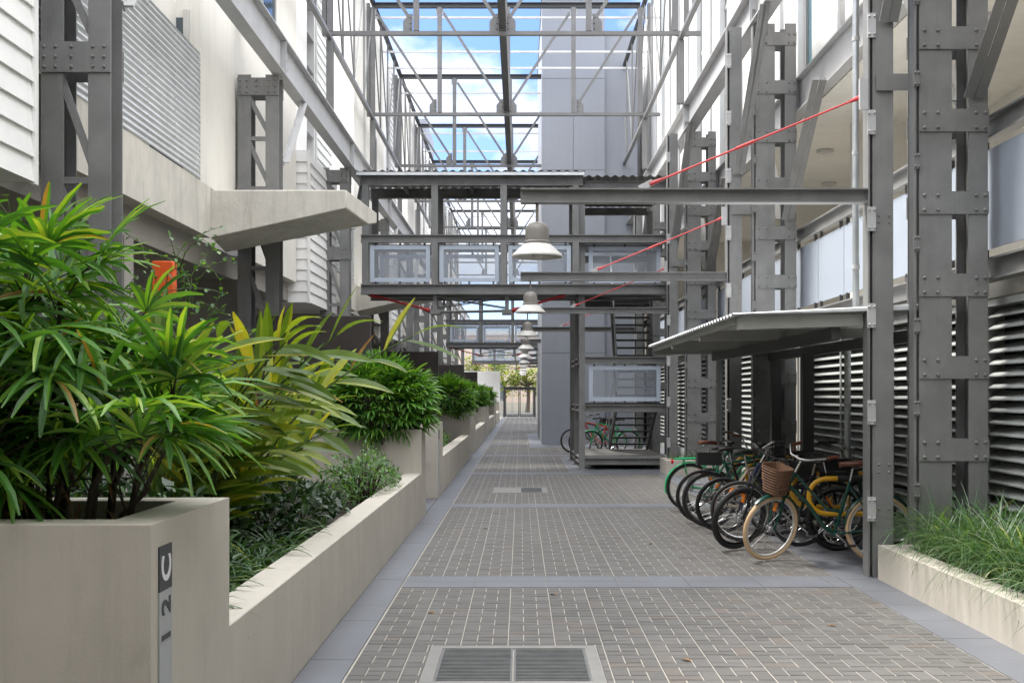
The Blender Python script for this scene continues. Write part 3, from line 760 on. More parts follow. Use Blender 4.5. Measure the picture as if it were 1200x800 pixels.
def bridge(y, label, xr=3.3, roof=True):
    t = thing('footbridge', label, 'footbridge', (-1,y,3.83), 'roofed steel footbridges across the path')
    xs = [-3.38,-1.87,-.37,1.2]; d = 1.6; x0 = -3.48
    for yy in (y,y+d):
        part('floor_beam', MB().ibeam((x0,yy,3.94),(xr,yy,3.94),.16,.22), M['steel'], t)
        part('rail_beam', MB().ibeam((x0,yy,5.04),(xr,yy,5.04),.13,.17), M['steel'], t)
        if roof: part('roof_beam', MB().ibeam((x0,yy,6.31),(1.36,yy,6.31),.15,.22), M['steel'], t)
        for x in xs:
            part('post', MB().ibeam((x,yy,4.05),(x,yy,4.955),.14,.14,.014,.012,(0,1,0)), M['steel'], t)
            if roof: part('upper_post', MB().ibeam((x,yy,5.125),(x,yy,6.2),.14,.14,.014,.012,(0,1,0)), M['steel'], t)
        for a,b in zip(xs,xs[1:]): screen(t, a+.1, b-.1, yy, 4.1, 4.9)
    dk = MB(); dk.box(x0,xr,y+.09,y+d-.09,3.9,3.96); part('deck', dk, M['steel_dark'], t)
    if roof:
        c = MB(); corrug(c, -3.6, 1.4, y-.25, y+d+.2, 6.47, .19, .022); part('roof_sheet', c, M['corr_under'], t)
        part('fascia', MB().box(-3.55,1.38,y-.24,y-.22,6.385,6.45), M['corr'], t)
        for x in (-2.6,-1.1,.4): part('joist', MB().bar((x,y+.08,6.33),(x,y+d-.08,6.33),.08,.12), M['steel_dark'], t)
    # queen post trussing under the deck
    rd = MB(); gd = MB(); qp = MB(); cv = MB()
    for yy in (y+.1,y+.45):
        zq = 3.46; xa, xb = -1.87, -.3; le, re_ = -3.3, .98
        rd.tube([(le,yy,3.84),(xa-.08,yy,zq+.03)], .016, 8).tube([(xb+.08,yy,zq+.03),(re_,yy,3.84)], .016, 8)
        for p,q in (((le,yy,3.84),(xa,yy,zq)),((re_,yy,3.84),(xb,yy,zq))):
            p = Vector(p); q = Vector(q); dd = (q-p).normalized()
            cv.tube([p,p+dd*.16], [.045,.03], 8).tube([q-dd*.28,q-dd*.12], [.03,.045], 8)
        gd.tube([(xa,yy,zq),(xb,yy,zq+.03)], .016, 8).tube([(xa,yy,3.8),(xb,yy,3.55)], .012, 6).tube([(xa,yy,3.55),(xb,yy,3.8)], .012, 6)
        for x in (xa,xb): qp.box(x-.04,x+.04,yy-.03,yy+.03,zq-.02,3.83).box(x-.11,x+.11,yy-.045,yy+.045,zq-.05,zq+.05)
    part('tie_rod', rd, M['red'], t); part('clevis', cv, M['red'], t); part('counter_rod', gd, M['steel'], t); part('queen_post', qp, M['steel'], t)
bridge(24.2, 'roofed grey steel footbridge with frosted panels, nearest over the path')
bridge(51.6, 'second roofed steel footbridge, seen beneath the nearest one')
bridge(79.0, 'farthest steel footbridge above the end gate', roof=False)

# stair tower
ST = thing('stair_tower', 'grey open steel stair tower with frosted guard panels beside the bicycles', 'stair', (2.3,26,0))
for (x,y) in ((1.35,24.4),(1.33,26.1),(1.31,27.9),(3.25,27.9)):
    part('post', MB().ibeam((x,y,0),(x,y,6.25),.13,.14,.014,.012,(0,1,0)), M['steel'], ST)
    part('base_plate', MB().box(x-.13,x+.13,y-.12,y+.12,.003,.02), M['steel'], ST)
for z,h in ((.185,.15),(1.345,.16),(2.4,.16),(3.94,.22),(5.04,.17),(6.25,.18)):
    zs = z if z < 6 else 6.24
    mb = MB().ibeam((1.42,24.4,zs),(3.18,24.4,zs),.12,h); 
    part('front_beam', mb, M['steel'], ST)
    if z != 2.4: part('rear_beam', MB().ibeam((1.38,27.9,zs),(3.18,27.9,zs),.12,h), M['steel'], ST)
    part('side_beam', MB().ibeam((1.35,24.47,zs),(1.32,27.8,zs),.1,h*.9), M['steel'], ST)
part('platform', MB().box(1.42,3.2,24.47,27.8,.262,.29), M['drain_frame'], ST)
part('landing', MB().box(1.42,3.2,24.47,25.4,1.425,1.46), M['steel_dark'], ST)
part('upper_landing', MB().box(1.42,2.1,24.47,27.8,4.055,4.09), M['steel_dark'], ST)
part('upper_landing', MB().box(2.1,3.2,27.0,27.8,4.055,4.09), M['steel_dark'], ST)
screen(ST, 1.5, 3.08, 24.4, 1.5, 2.28); screen(ST, 1.5, 3.08, 24.4, 4.1, 4.9)
def flight(xa, xb, ya, za, yb, zb, n):
    f = MB()
    for i in range(n):
        y = ya+(yb-ya)*(i+.5)/n; z = za+(zb-za)*(i+1)/n
        f.box(xa+.03,xb-.03,y-.13,y+.13,z-.04,z)
    part('treads', f, M['steel_dark'], ST)
    for x in (xa,xb): part('stringer', MB().bar((x,ya,za+.05),(x,yb,zb-.02),.04,.24), M['steel_dark'], ST)
    part('handrail', MB().tube([(xa,ya,za+.95),(xa,yb,zb+.95)], .02, 8).tube([(xa,ya,za),(xa,ya,za+.95)], .018, 8), M['galv'], ST)
flight(2.2, 3.12, 27.5, .29, 25.4, 1.44, 7)
flight(2.2, 3.12, 25.4, 1.46, 27.1, 4.07, 14)
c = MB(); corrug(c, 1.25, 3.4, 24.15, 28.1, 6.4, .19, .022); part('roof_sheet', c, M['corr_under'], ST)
for y in (25.2,26.1,27): part('joist', MB().bar((1.4,y,6.28),(3.2,y,6.28),.08,.12), M['steel_dark'], ST)

# lift shaft
LS = thing('lift_shaft', 'tall plain blue-grey lift shaft beside the path', 'lift shaft', (1.7,37,0))
part('shaft', MB().box(.7,2.76,36.4,45.5,0,14.6), M['shaft'], LS)
part('shaft_wing', MB().box(2.76,3.86,36.6,45.5,0,13.6), M['shaft'], LS)
for z in (3.0,6.0,9.0,12.0): part('panel_joint', MB().box(.697,2.765,36.397,36.41,z,z+.012), M['steel_dark'], LS)
part('coping', MB().box(.67,2.79,36.37,45.53,14.6,14.66), M['shaft'], LS)

part('panel_joint', MB().box(1.725,1.737,36.396,36.41,0,14.5), M['steel_dark'], LS)
# ------------------------------------------------------------------ left building
LB = thing('left_building', 'cream and white building with weatherboard bays behind the left steel frame', 'building', (-6,10,0))
def boards_side(x, y0, y1, z0, z1, m=M['board'], pitch=.21):
    """weatherboards facing +X"""
    b = MB(); n = int(round((z1-z0)/pitch)); 
    for i in range(n):
        z = z0+i*pitch
        b.add([(x,y0,z),(x,y1,z),(x-.028,y1,z+pitch),(x-.028,y0,z+pitch),(x-.05,y0,z),(x-.05,y1,z),(x-.05,y1,z+pitch),(x-.05,y0,z+pitch)],
              [(0,1,2,3),(0,4,5,1),(0,3,7,4),(1,5,6,2)])
    return b
def boards_front(y, x0, x1, z0, z1, pitch=.21):
    b = MB(); n = int(round((z1-z0)/pitch))
    for i in range(n):
        z = z0+i*pitch
        b.add([(x0,y,z),(x1,y,z),(x1,y+.028,z+pitch),(x0,y+.028,z+pitch),(x0,y+.05,z),(x1,y+.05,z)],
              [(0,1,2,3),(0,4,5,1)])
    return b
def bay(y0, y1, z1, x=-4.1):
    z0 = 3.44
    o = part('weatherboard_bay', MB().box(-5.6,x-.052,y0+.052,y1,z0,z1), M['board'], LB)
    part('cladding', boards_side(x, y0, y1, z0, z1), M['board'], o, 0)
    part('cladding', boards_front(y0, -5.6, x, z0, z1), M['board'], o, 0)
    tr = MB(); tr.box(x-.04,x+.012,y1-.001,y1+.06,z0-.02,z1).box(x-.03,x+.012,y0-.012,y0+.03,z0-.02,z1)
    part('corner_trim', tr, M['board'], o)
bay(3.5, 9.35, 7.6)

for k in range(1,5): bay(7.75+13.7*k+.1, 10.95+13.7*k, 6.4)
def wall(name, *b, m='render'): return part(name, MB().box(*b), M[m], LB)
wall('rear_wall', -5.4,-4.3, -20,3.45, 0,13)
wall('light_block_wall', -5.4,4.3, -9.4,-9.01, 0,9, m='shade_wall')  # unseen wall added behind the camera to darken faces turned towards it
wall('light_block_roof', -4.3,4.2, -9.0,-.6, 6.75,7.1, m='shade_wall')  # unseen roof deck added behind the camera to cut light from above
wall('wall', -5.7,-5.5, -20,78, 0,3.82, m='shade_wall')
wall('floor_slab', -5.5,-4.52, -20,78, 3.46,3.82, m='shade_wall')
for k in range(0,5):
    o = 13.7*k
    # slab edge / upstand, screen, return wall, plain pier
    wall('slab_edge', -4.52,-4.3, 9.42+o,15.4+o, 3.82,4.52, m='concrete_edge')
    sc = MB(); n = 200; b0 = 0; ya, yb = 9.42+o, 14.87+o; z0, z1 = 4.54, 6.22; pitch = .076
    nz = int((z1-z0)/pitch*6)
    for i in range(nz+1):
        z = z0+(z1-z0)*i/nz; xx = -4.3+.011*math.sin(2*math.pi*(z-z0)/pitch)
        sc.v += [(xx,ya,z),(xx,yb,z)]
    for i in range(nz): sc.f.append((2*i,2*i+1,2*i+3,2*i+2))
    s = part('balcony_screen', sc, M['corr'], LB)
    fr = MB(); 
    for y in (ya+.02,(ya+yb)/2,yb-.02): fr.box(-4.36,-4.32,y-.02,y+.02,4.5,6.24)
    bl_ = MB()
    for i in range(10):
        for j in range(6): bl_.bolt((-4.287,ya+.3+j*(yb-ya-.4)/5,z0+.15+i*.16),(1,0,0),.007,.006)
    part('frame', fr, M['galv'], s); part('screw_heads', bl_, M['steel_dark'], s)
    wall('wall', -5.5,-4.3, 14.9+o,17.4+o, 4.52,13)
    w = part('window', MB().box(-4.98,-4.52, 14.88+o,14.899+o, 4.6,6.7), M['window'], LB)
    part('frame', MB().box(-4.52,-4.44,14.86+o,14.9+o,4.55,6.8).box(-5.06,-4.98,14.86+o,14.9+o,4.55,6.8), M['white_paint'], w)
    wall('back_wall', -5.5,-5.42, 9.42+o,14.9+o, 4.52,6.45)
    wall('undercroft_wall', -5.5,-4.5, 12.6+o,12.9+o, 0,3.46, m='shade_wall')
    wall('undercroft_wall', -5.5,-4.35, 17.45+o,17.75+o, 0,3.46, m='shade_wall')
    part('opening_shade', MB().box(-5.49,-5.45,15.6+o,16.8+o,0,2.4), M['black'], LB)  # black sheet paints the shade of an entry opening
    # wall above the bay
    wall('wall', -5.5,-4.35, 17.4+o,21.5+o, 3.82,13)
    w = part('window', MB().box(-4.35,-4.335,18.6+o,19.5+o,7.6,9.2), M['window'], LB)
    part('frame', MB().box(-4.35,-4.31,18.52+o,18.6+o,7.5,9.3).box(-4.35,-4.31,19.5+o,19.58+o,7.5,9.3).box(-4.35,-4.31,18.6+o,19.5+o,9.2,9.3), M['wframe'], w)
    wall('wall', -5.5,-4.45, 21.5+o,23.1+o, 6.42,13.2, m='render_white')
    c = part('cladding', boards_side(-4.44, 24.3+o, 26.2+o, 6.42, 13.0), M['board'], LB, 0)
    wall('wall', -5.5,-4.5, 24.2+o,26.3+o, 6.42,13.0, m='render_white')
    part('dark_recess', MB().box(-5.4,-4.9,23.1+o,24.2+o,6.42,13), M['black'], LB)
    sf = MB()
    for z in (7.2,7.9,8.6,9.3,10.0): sf.box(-4.9,-4.5,23.12+o,24.18+o,z,z+.03)
    part('recess_shelf', sf, M['steel_light'], LB)
wall('wall', -5.5,-4.62, 9.4,14.9, 6.45,13)
# entry canopies
def entry_canopy(y, label):
    t = thing('entry_canopy', label, 'canopy', (-4.3,y,3.83), 'concrete entry canopies on the left')
    x0, x1, x2 = -4.3, -2.42, -2.25
    v = [(x0,y,4.49),(x1,y,4.49),(x1,y,4.24),(x0,y,3.83),            # front face
         (x2,y+1.95,4.49),(x2,y+1.95,4.33),(x0,y+1.95,4.49),(x0,y+1.95,3.95),(x0,y+.75,3.72),(-2.3,y+1.35,4.22)]
    f = [(0,3,2,1),(0,1,4,6),(1,2,9,5,4),(3,8,2),(8,9,2),(8,7,5),(8,5,9),(6,4,5,7)]
    o = part('slab', MB().add(v,f), M['concrete_edge'], t, 20); bev(o, .012, 1)
entry_canopy(15.42, 'wedge shaped concrete entry canopy jutting over the first entry gap')
entry_canopy(15.42+13.7, 'second wedge shaped concrete entry canopy, behind the nearest footbridge')
for k in range(4):
    o = 13.7*k
    t = solo('entry_screen', MB().box(-3.95,-2.24,16.55+o,16.67+o,0,2.82), M['brown'], '%s dark brown steel entry screen beside the left planters' % ['large','smaller second','third','fourth'][k], 'screen wall', 'brown entry screens on the left', (-3,16.6+o,0))
    bev(t, .006)

# ------------------------------------------------------------------ right building
RB = thing('right_building', 'white building with louvred base and frosted balconies along the right', 'building', (7,10,0))
def rw(name, *b, m='render'): return part(name, MB().box(*b), M[m], RB)
rw('louvre_shade', 4.55,4.7, -20,78, 0,2.5, m='black')  # black backing paints the shade between the louvre blades
rw('base_beam', 4.4,6.9, -20,78, 2.55,2.86, m='render')
rw('back_wall', 6.9,7.1, -20,78, 2.86,5.9, m='render')
rw('ceiling', 4.34,7.1, -20,78, 5.9,6.1, m='render')
rw('upper_backing', 4.6,5.0, -20,78, 6.45,15.0, m='render_white')
for k in range(-3,9):
    y0 = 10.0+6.85*k+.85; y1 = y0+6.35
    lv = MB(); z = .3; 
    for i in range(20):
        zz = .3+i*.109
        lv.add([(4.36,y0,zz),(4.36,y1,zz),(4.47,y1,zz+.075),(4.47,y0,zz+.075),(4.36,y0,zz-.012),(4.36,y1,zz-.012),(4.47,y1,zz+.063),(4.47,y0,zz+.063)],
               [(0,1,2,3),(4,7,6,5),(0,4,5,1)])
    p_ = part('louvre_panel', lv, M['louvre'], RB, 0)
    fr = MB(); fr.box(4.33,4.5,y0-.07,y0,0,2.52).box(4.33,4.5,y1,y1+.07,0,2.52).box(4.33,4.5,y0,y1,2.46,2.52).box(4.33,4.5,y0,y1,0,.22)
    for q in (1,2): fr.box(4.345,4.36,y0+(y1-y0)*q/3-.02,y0+(y1-y0)*q/3+.02,.22,2.46)
    part('frame', fr, M['louvre'], p_)
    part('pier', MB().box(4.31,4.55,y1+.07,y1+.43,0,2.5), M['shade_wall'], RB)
    # balcony guard
    part('guard_rail', MB().ibeam((4.28,y0-.25,4.06),(4.28,y1+.25,4.06),.12,.2), M['steel'], RB)
    part('floor_edge', MB().ibeam((4.28,y0-.25,2.78),(4.28,y1+.25,2.78),.14,.2), M['steel'], RB)
    n = 5; L = (y1-y0)/n
    for q in range(n):
        a, b = y0+q*L+.012, y0+(q+1)*L-.012
        g_ = part('guard_panel', MB().box(4.274,4.286,a,b,2.97,3.88), M['glass_bal'], RB)
        if 0 <= k < 3 or (k == -1 and q > 2):
            for ca in (a+.12, b-.16):
                for cz in (2.88,3.87): part('clip', MB().box(4.26,4.3,ca,ca+.04,cz,cz+.1), M['steel_dark'], g_)
    part('fin_wall', MB().box(5.2,6.9,y1+.1,y1+.3,2.86,5.9), M['render'], RB)
    dr = part('balcony_door', MB().box(6.86,6.9,y0+1.5,y0+4.2,2.9,5.0), M['window'], RB)
    for q in (0,1):
        part('ceiling_light', MB().lathe([(.001,5.84),(.13,5.845),(.15,5.87),(.15,5.9)], (5.3+.9*q,y0+1.6+3.0*q,0), 20), M['white_paint'], RB)
    part('vent', MB().box(6.86,6.895,y0+.6,y0+1.1,4.9,5.15), M['wframe'], RB)
    # white facade: panels, grey pilasters, window strips
    for (a,b,nm,mm,x) in ((0,.9,'facade_panel','render_white',4.36),(.95,1.2,'pilaster','wframe',4.4),(1.25,2.35,'facade_panel','render_white',4.36),(3.25,4.3,'facade_panel','render_white',4.36),(4.35,4.62,'pilaster','wframe',4.4),(4.67,6.0,'facade_panel','render_white',4.36)):
        part(nm, MB().box(x,4.6,y0-.25+a,y0-.25+b,6.45,14.6), M[mm], RB)
    for (a,b) in ((2.4,3.2),(6.05,6.8)):
        w = part('window', MB().box(4.5,4.52,y0-.25+a,y0-.25+b,6.7,14.4), M['window_teal'], RB)
        f2 = MB()
        for z in (6.6,9.2,10.0,12.4,13.2): f2.box(4.46,4.54,y0-.25+a,y0-.25+b,z,z+.1)
        f2.box(4.46,4.54,y0-.25+a,y0-.25+a+.06,6.7,14.4).box(4.46,4.54,y0-.25+b-.06,y0-.25+b,6.7,14.4)
        part('frame', f2, M['wframe'], w)

# ------------------------------------------------------------------ bicycle shelter
SH = thing('bike_shelter', 'low corrugated canopy over the parked bicycles', 'canopy', (2.7,13.4,0))
c = MB(); corrug(c, 1.92, 3.9, 10.02, 16.7, 2.37, .16, .016, 'x', .004, .05); part('roof_sheet', c, M['corr'], SH)
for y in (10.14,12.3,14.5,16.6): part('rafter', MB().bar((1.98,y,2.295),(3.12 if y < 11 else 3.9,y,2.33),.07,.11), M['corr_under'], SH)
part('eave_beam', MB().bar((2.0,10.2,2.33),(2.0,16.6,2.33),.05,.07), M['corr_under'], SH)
part('purlin', MB().bar((2.9,10.2,2.21),(2.9,16.6,2.21),.08,.12), M['steel_dark'], SH)
part('purlin', MB().bar((3.75,10.2,2.21),(3.75,16.6,2.21),.08,.12), M['steel_dark'], SH)
for (x,y) in ((3.62,14.0),(3.75,11.6),(3.75,16.3)): part('post', MB().box(x-.07,x+.07,y-.06,y+.06,0,2.15), M['steel_dark'], SH)

def arc(c, r, a0, a1, n, y):
    return [(c[0]+r*math.cos(R(a0+(a1-a0)*i/n)), y, c[1]+r*math.sin(R(a0+(a1-a0)*i/n))) for i in range(n+1)]
rlab = ['yellow tubular bike rack hoop with black sleeve behind the dark green bicycle, nearest', 'second nearest yellow bike rack hoop, behind the black mountain bicycle', 'third nearest yellow bike rack hoop among the parked bicycles', 'fourth nearest yellow bike rack hoop among the parked bicycles', 'fifth nearest yellow bike rack hoop among the parked bicycles', 'farthest yellow bike rack hoop beside the bright green bicycle']
for i,y in enumerate((11.35,12.05,12.85,13.5,14.5,15.35)):
    t = thing('bike_rack', rlab[i], 'bike rack', (3.4,y,0), 'yellow bike rack hoops')
    pts = [(3.5,y,.43)] + arc((3.13,.61),.18,270,90,10,y) + [(3.3,y,.79)]
    part('hoop', MB().tube(pts, .026, 12), M['yellow'], t)
    part('sleeve', MB().tube([(3.24,y,.79),(3.66,y,.79)], .034, 12), M['rubber'], t)
    part('leg', MB().tube([(3.66,y,.79)] + arc((3.7,.7),.09,90,0,6,y) + [(3.79,y,0)], .026, 12), M['yellow'], t)

def bike(label, x, y, face, o, yaw=0., steer=0., lean=0.):
    """local: +x forward, z up. wheels radius o['r']."""
    rz = (0 if face > 0 else math.pi) + yaw
    t = thing('bicycle', label, 'bicycle', (x,y,0), 'bicycles parked in the rack', rz=rz if abs(rz) > 1e-6 else 1e-4)
    t.rotation_euler.x = lean
    r = o.get('r',.34); wb = o.get('wb',1.04); fx = wb/2; rx = -wb/2
    fm = M[o['frame']]; tw = o.get('tw',.018)
    L = dict(local=True)
    A = R(steer); hp = Vector((fx-.07,0,r+.0))      # steering pivot
    st_top = Vector((fx-.25,0,.93)); ax = (st_top - Vector((fx-.08,0,.62))).normalized()
    rot = Matrix.Rotation(A, 3, ax)
    def S(p): return tuple(rot @ (Vector(p)-st_top) + st_top)
    def wheel(cx, front, tyre):
        f = (lambda p: S(p)) if front else (lambda p: tuple(p))
        n = 40
        ring = lambda rad, yy=0: [f((cx+rad*math.cos(2*math.pi*i/n), yy, r+rad*math.sin(2*math.pi*i/n))) for i in range(n)]
        w = part('wheel', MB().tube([f((cx,-.045,r)),f((cx,.045,r))], [.022,.022], 10).tube([f((cx,-.03,r)),f((cx,-.024,r))], .03, 10).tube([f((cx,.024,r)),f((cx,.03,r))], .03, 10), M['chrome'], t, **L)
        part('tyre', MB().tube(ring(r-tw), tw, 8, closed=True), tyre, w, **L)
        part('rim', MB().tube(ring(r-2*tw-.006), .011, 6, closed=True), M[o.get('rim','chrome')], w, **L)
        sp = MB()
        for i in range(28):
            a = 2*math.pi*i/28; b = a + (.9 if i % 4 < 2 else -.9); s = .026 if i % 2 else -.026
            sp.tube([f((cx+.026*math.cos(b),s,r+.026*math.sin(b))), f((cx+(r-2*tw-.006)*math.cos(a),0,r+(r-2*tw-.006)*math.sin(a)))], .0013, 4, caps=False)
        part('spokes', sp, M['chrome'], w, 0, **L)
        if o.get('refl', True):
            part('reflector', MB().tube([f((cx+.1*math.cos(1.2+cx),.012,r+.1*math.sin(1.2+cx)+.08)), f((cx+.16*math.cos(1.2+cx),.012,r+.16*math.sin(1.2+cx)+.1))], .018, 6), M['reflector'], w, **L)
    wheel(fx, True, M[o.get('tyre','rubber')]); wheel(rx, False, M[o.get('tyre','rubber')])
    bb = (-.08,0,.29); stp = (-.24,0,.80); seat = (-.28,0,.95)
    ht = tuple(st_top - ax*.06); hb = tuple(st_top - ax*.19)
    fr = MB(); tr_ = .016
    if o.get('step'):
        fr.tube([hb,(fx-.33,0,.6),(.02,0,.36),bb], .02, 10).tube([ht,(fx-.36,0,.72),(-.02,0,.52),(-.17,0,.5)], .014, 10)
    else:
        fr.tube([hb,bb], .019, 10).tube([ht,(-.225,0,.76)], .016, 10)
    fr.tube([bb,stp], .017, 10).tube([ht,hb], .022, 10)
    for s in (-.05,.05):
        fr.tube([(bb[0],s*.7,bb[2]),(rx,s,r)], .010, 8).tube([(-.225,s*.4,.76),(rx,s,r)], .009, 8)
    fr.tube([(bb[0],-.04,bb[2]),(bb[0],.04,bb[2])], .024, 10)
    part('frame', fr, fm, t, **L)
    fk = MB()
    for s in (-.055,.055):
        fk.tube([S((fx-.115,s*.6,.72)),S((fx-.05,s,.5)),S((fx,s,r))], [.016,.013,.009], 8)
    fk.tube([S((fx-.115,-.04,.72)),S((fx-.115,.04,.72))], .016, 8)
    part('fork', fk, M[o.get('fork',o['frame'])], t, **L)
    hb_ = MB(); top = st_top + ax*.1
    hb_.tube([S(tuple(st_top-ax*.05)), S(tuple(top))], .012, 8)
    kind = o.get('bar','flat')
    if kind == 'city':
        pts = [(top.x-.2,-.27,top.z+.08),(top.x-.06,-.26,top.z+.07),(top.x+.04,-.12,top.z+.02),(top.x+.03,0,top.z),(top.x+.04,.12,top.z+.02),(top.x-.06,.26,top.z+.07),(top.x-.2,.27,top.z+.08)]
    elif kind == 'drop':
        pts = []
        for s in (-1,1):
            q = [(top.x+.02,0,top.z),(top.x+.02,s*.18,top.z),(top.x+.09,s*.2,top.z),(top.x+.12,s*.2,top.z-.06),(top.x+.06,s*.2,top.z-.12),(top.x-.02,s*.2,top.z-.12)]
            hb_.tube([S(p) for p in q], .012, 8)
    else:
        pts = [(top.x-.03,-.3,top.z+.02),(top.x+.02,-.12,top.z),(top.x+.02,.12,top.z),(top.x-.03,.3,top.z+.02)]
    if pts: hb_.tube([S(p) for p in pts], .012, 8)
    h = part('handlebar', hb_, M['chrome'] if kind == 'city' else M['bike_black'], t, **L)
    if pts:
        for a,b in ((0,1),(-1,-2)):
            g = MB()
            p = Vector(pts[a]); q = p.lerp(Vector(pts[b]), min(1,.12/((Vector(pts[b])-p).length+1e-6))); g.tube([S(p),S(q)], .018, 8)
            m_ = Vector(pts[b]); g.tube([S(m_),S(m_+Vector((.06,-.1 if pts[b][1] > 0 else .1,-.05)) + (p-m_)*.4)], .006, 5)
            part('grip', g, M[o.get('grip','rubber')], h, **L)
    part('seat_post', MB().tube([stp,(-.27,0,.925)], .013, 8), M['chrome'], t, **L)
    sd = MB(); b0 = len(sd.v)
    prof = [(-.13,.02,.0),(-.12,.075,.012),(-.05,.08,.02),(.02,.045,.015),(.09,.022,.012),(.14,.018,.006),(.15,.004,.0)]
    for (px,w,hh) in prof:
        for k in range(10):
            a = 2*math.pi*k/10; sd.v.append((seat[0]+px, w*math.cos(a), seat[2]+.005+hh+(.03 if math.sin(a) > 0 else .028)*math.sin(a)))
    for i in range(len(prof)-1):
        for k in range(10): sd.f.append((b0+i*10+k,b0+i*10+(k+1)%10,b0+(i+1)*10+(k+1)%10,b0+(i+1)*10+k))
    sd.f.append(tuple(range(b0,b0+10)))
    part('saddle', sd, M[o.get('saddle','rubber')], t, **L)
    ck = MB(); ck.tube([(bb[0]+.085*math.cos(2*math.pi*i/24),-.05,bb[2]+.085*math.sin(2*math.pi*i/24)) for i in range(24)], .008, 6, closed=True)
    for s,a in ((-1,.7),(1,.7+math.pi)):
        e = (bb[0]+.165*math.cos(a), s*.075, bb[2]+.165*math.sin(a)); ck.tube([(bb[0],s*.065,bb[2]),e], .011, 6)
        ck.box(e[0]-.045,e[0]+.045,min(e[1],e[1]+s*.09),max(e[1],e[1]+s*.09),e[2]-.012,e[2]+.012)
    for i in range(5):
        a = 2*math.pi*i/5; ck.tube([(bb[0],-.05,bb[2]),(bb[0]+.082*math.cos(a),-.05,bb[2]+.082*math.sin(a))], .006, 5)
    part('crankset', ck, M['chrome'], t, **L)
    ch = MB().tube([(bb[0],-.05,bb[2]+.088),(rx,-.05,r+.045)], .005, 5).tube([(bb[0],-.05,bb[2]-.088),(rx,-.05,r-.045)], .005, 5)
    ch.tube([(rx+.043*math.cos(2*math.pi*i/16),-.05,r+.043*math.sin(2*math.pi*i/16)) for i in range(16)], .008, 5, closed=True)
    part('chain', ch, M['rubber'], t, **L)
    if o.get('fender'):
        n = 22
        for front in (False, True):
            cx = fx if front else rx; a0, a1 = (20,170) if front else (-15,175)
            if front: a0, a1 = 5, 130
            fd = MB(); b0 = 0; rr = r+.018
            for i in range(n+1):
                a = R(a0+(a1-a0)*i/n)
                for (yy,dr) in ((-.03,-.012),(-.018,.002),(0,.006),(.018,.002),(.03,-.012)):
                    p = (cx+(rr+dr)*math.cos(math.pi-a if not front else math.pi-a), yy, r+(rr+dr)*math.sin(a))
                    fd.v.append(S(p) if front else p)
            for i in range(n):
                for k in range(4): fd.f.append((i*5+k,i*5+k+1,i*5+k+6,i*5+k+5))
            part('fender', fd, fm, t, **L)
    if o.get('rack'):
        rk = MB()
        for s in (-.06,0,.06): rk.tube([(-.3,s,.755),(rx-.22,s,.74)], .008, 6)
        for i in range(4): rk.tube([(-.36-.1*i,-.06,.755),(-.36-.1*i,.06,.755)], .006, 5)
        for s in (-.06,.06): rk.tube([(rx-.1,s,.745),(rx,s,r)], .007, 6)
        part('luggage_rack', rk, fm, t, **L)
        part('tail_light', MB().tube([(rx-.24,0,.70),(rx-.27,0,.70)], .03, 10), M['reflector_red'], t, **L)
    if o.get('basket'):
        bk = MB(); n = 28; b0 = 0; cx, cz = fx+.0, .69
        for (s,z) in ((.72,0),(.74,.005),(1.0,.26),(1.03,.262),(1.03,.275),(.97,.275),(.95,.26),(.7,.02),(.0,.02)):
            for i in range(n):
                a = 2*math.pi*i/n; c_, s_ = math.cos(a), math.sin(a); q = (abs(c_)**4+abs(s_)**4)**-.25
                bk.v.append(S((cx+.11*s*c_*q, .145*s*s_*q, cz+z)))
        for i in range(8):
            for k in range(n): bk.f.append((i*n+k,i*n+(k+1)%n,(i+1)*n+(k+1)%n,(i+1)*n+k))
        b_ = part('basket', bk, M['wicker'], t, **L)
        wv = MB()
        for j in range(9):
            z = .02+.028*j; s = .735+.27*z/.265
            wv.tube([S((cx+.11*s*math.cos(a)*(abs(math.cos(a))**4+abs(math.sin(a))**4)**-.25,.145*s*math.sin(a)*(abs(math.cos(a))**4+abs(math.sin(a))**4)**-.25,cz+z)) for a in [2*math.pi*i/n for i in range(n)]], .007, 5, closed=True)
        part('weave', wv, M['wicker'], b_, **L)
    if o.get('box'):
        part('bag', MB().box(rx-.16,rx+.14,-.11,.11,.77,.93), M['rubber'], t, **L)
    if o.get('stand'): part('kickstand', MB().tube([(-.14,.06,.27),(-.2,.19,.01)], .009, 6), M['chrome'], t, **L)
    cb = MB().tube([S(tuple(top+Vector((.02,.1,0)))), S(tuple(top+Vector((.15,.08,-.02)))), S(tuple(top+Vector((.13,.04,-.16)))), (fx-.27,.02,.74)], .0035, 5).tube([S(tuple(top+Vector((.02,-.1,0)))), S(tuple(top+Vector((.16,-.06,.0)))), S(tuple(top+Vector((.14,-.02,-.14)))), (fx-.26,-.02,.7)], .0035, 5)
    part('cable', cb, M['rubber'], t, **L)
    return t
# front row (front wheels or rear wheels towards the path)
bike('dark green step-through bicycle with cream tyres and wicker basket, nearest', 2.47+.52, 10.85, -1, dict(frame='bike_dkgreen',step=True,tyre='cream',tw=.021,r=.335,rim='white_paint',fender=True,bar='city',basket=True,saddle='leather',grip='leather'), yaw=-.04, steer=33, lean=.05)
bike('black mountain bicycle with knobby tyres just behind the green basket bicycle', 2.83, 11.7, -1, dict(frame='bike_black',tw=.028,r=.345,rim='bike_black',saddle='rubber'), yaw=.05, steer=26, lean=-.04)
bike('dark bicycle with navy frame facing the path, behind the champagne one', 3.0, 12.45, -1, dict(frame='bike_blue',tw=.02,r=.34,bar='city',grip='rubber',basket=False,box=True), yaw=-.06, steer=-10, lean=.06)
bike('champagne framed bicycle with its rear wheel towards the path', 2.93, 13.25, 1, dict(frame='bike_beige',tw=.018,r=.335,rim='bike_black'), yaw=.04, lean=.07)
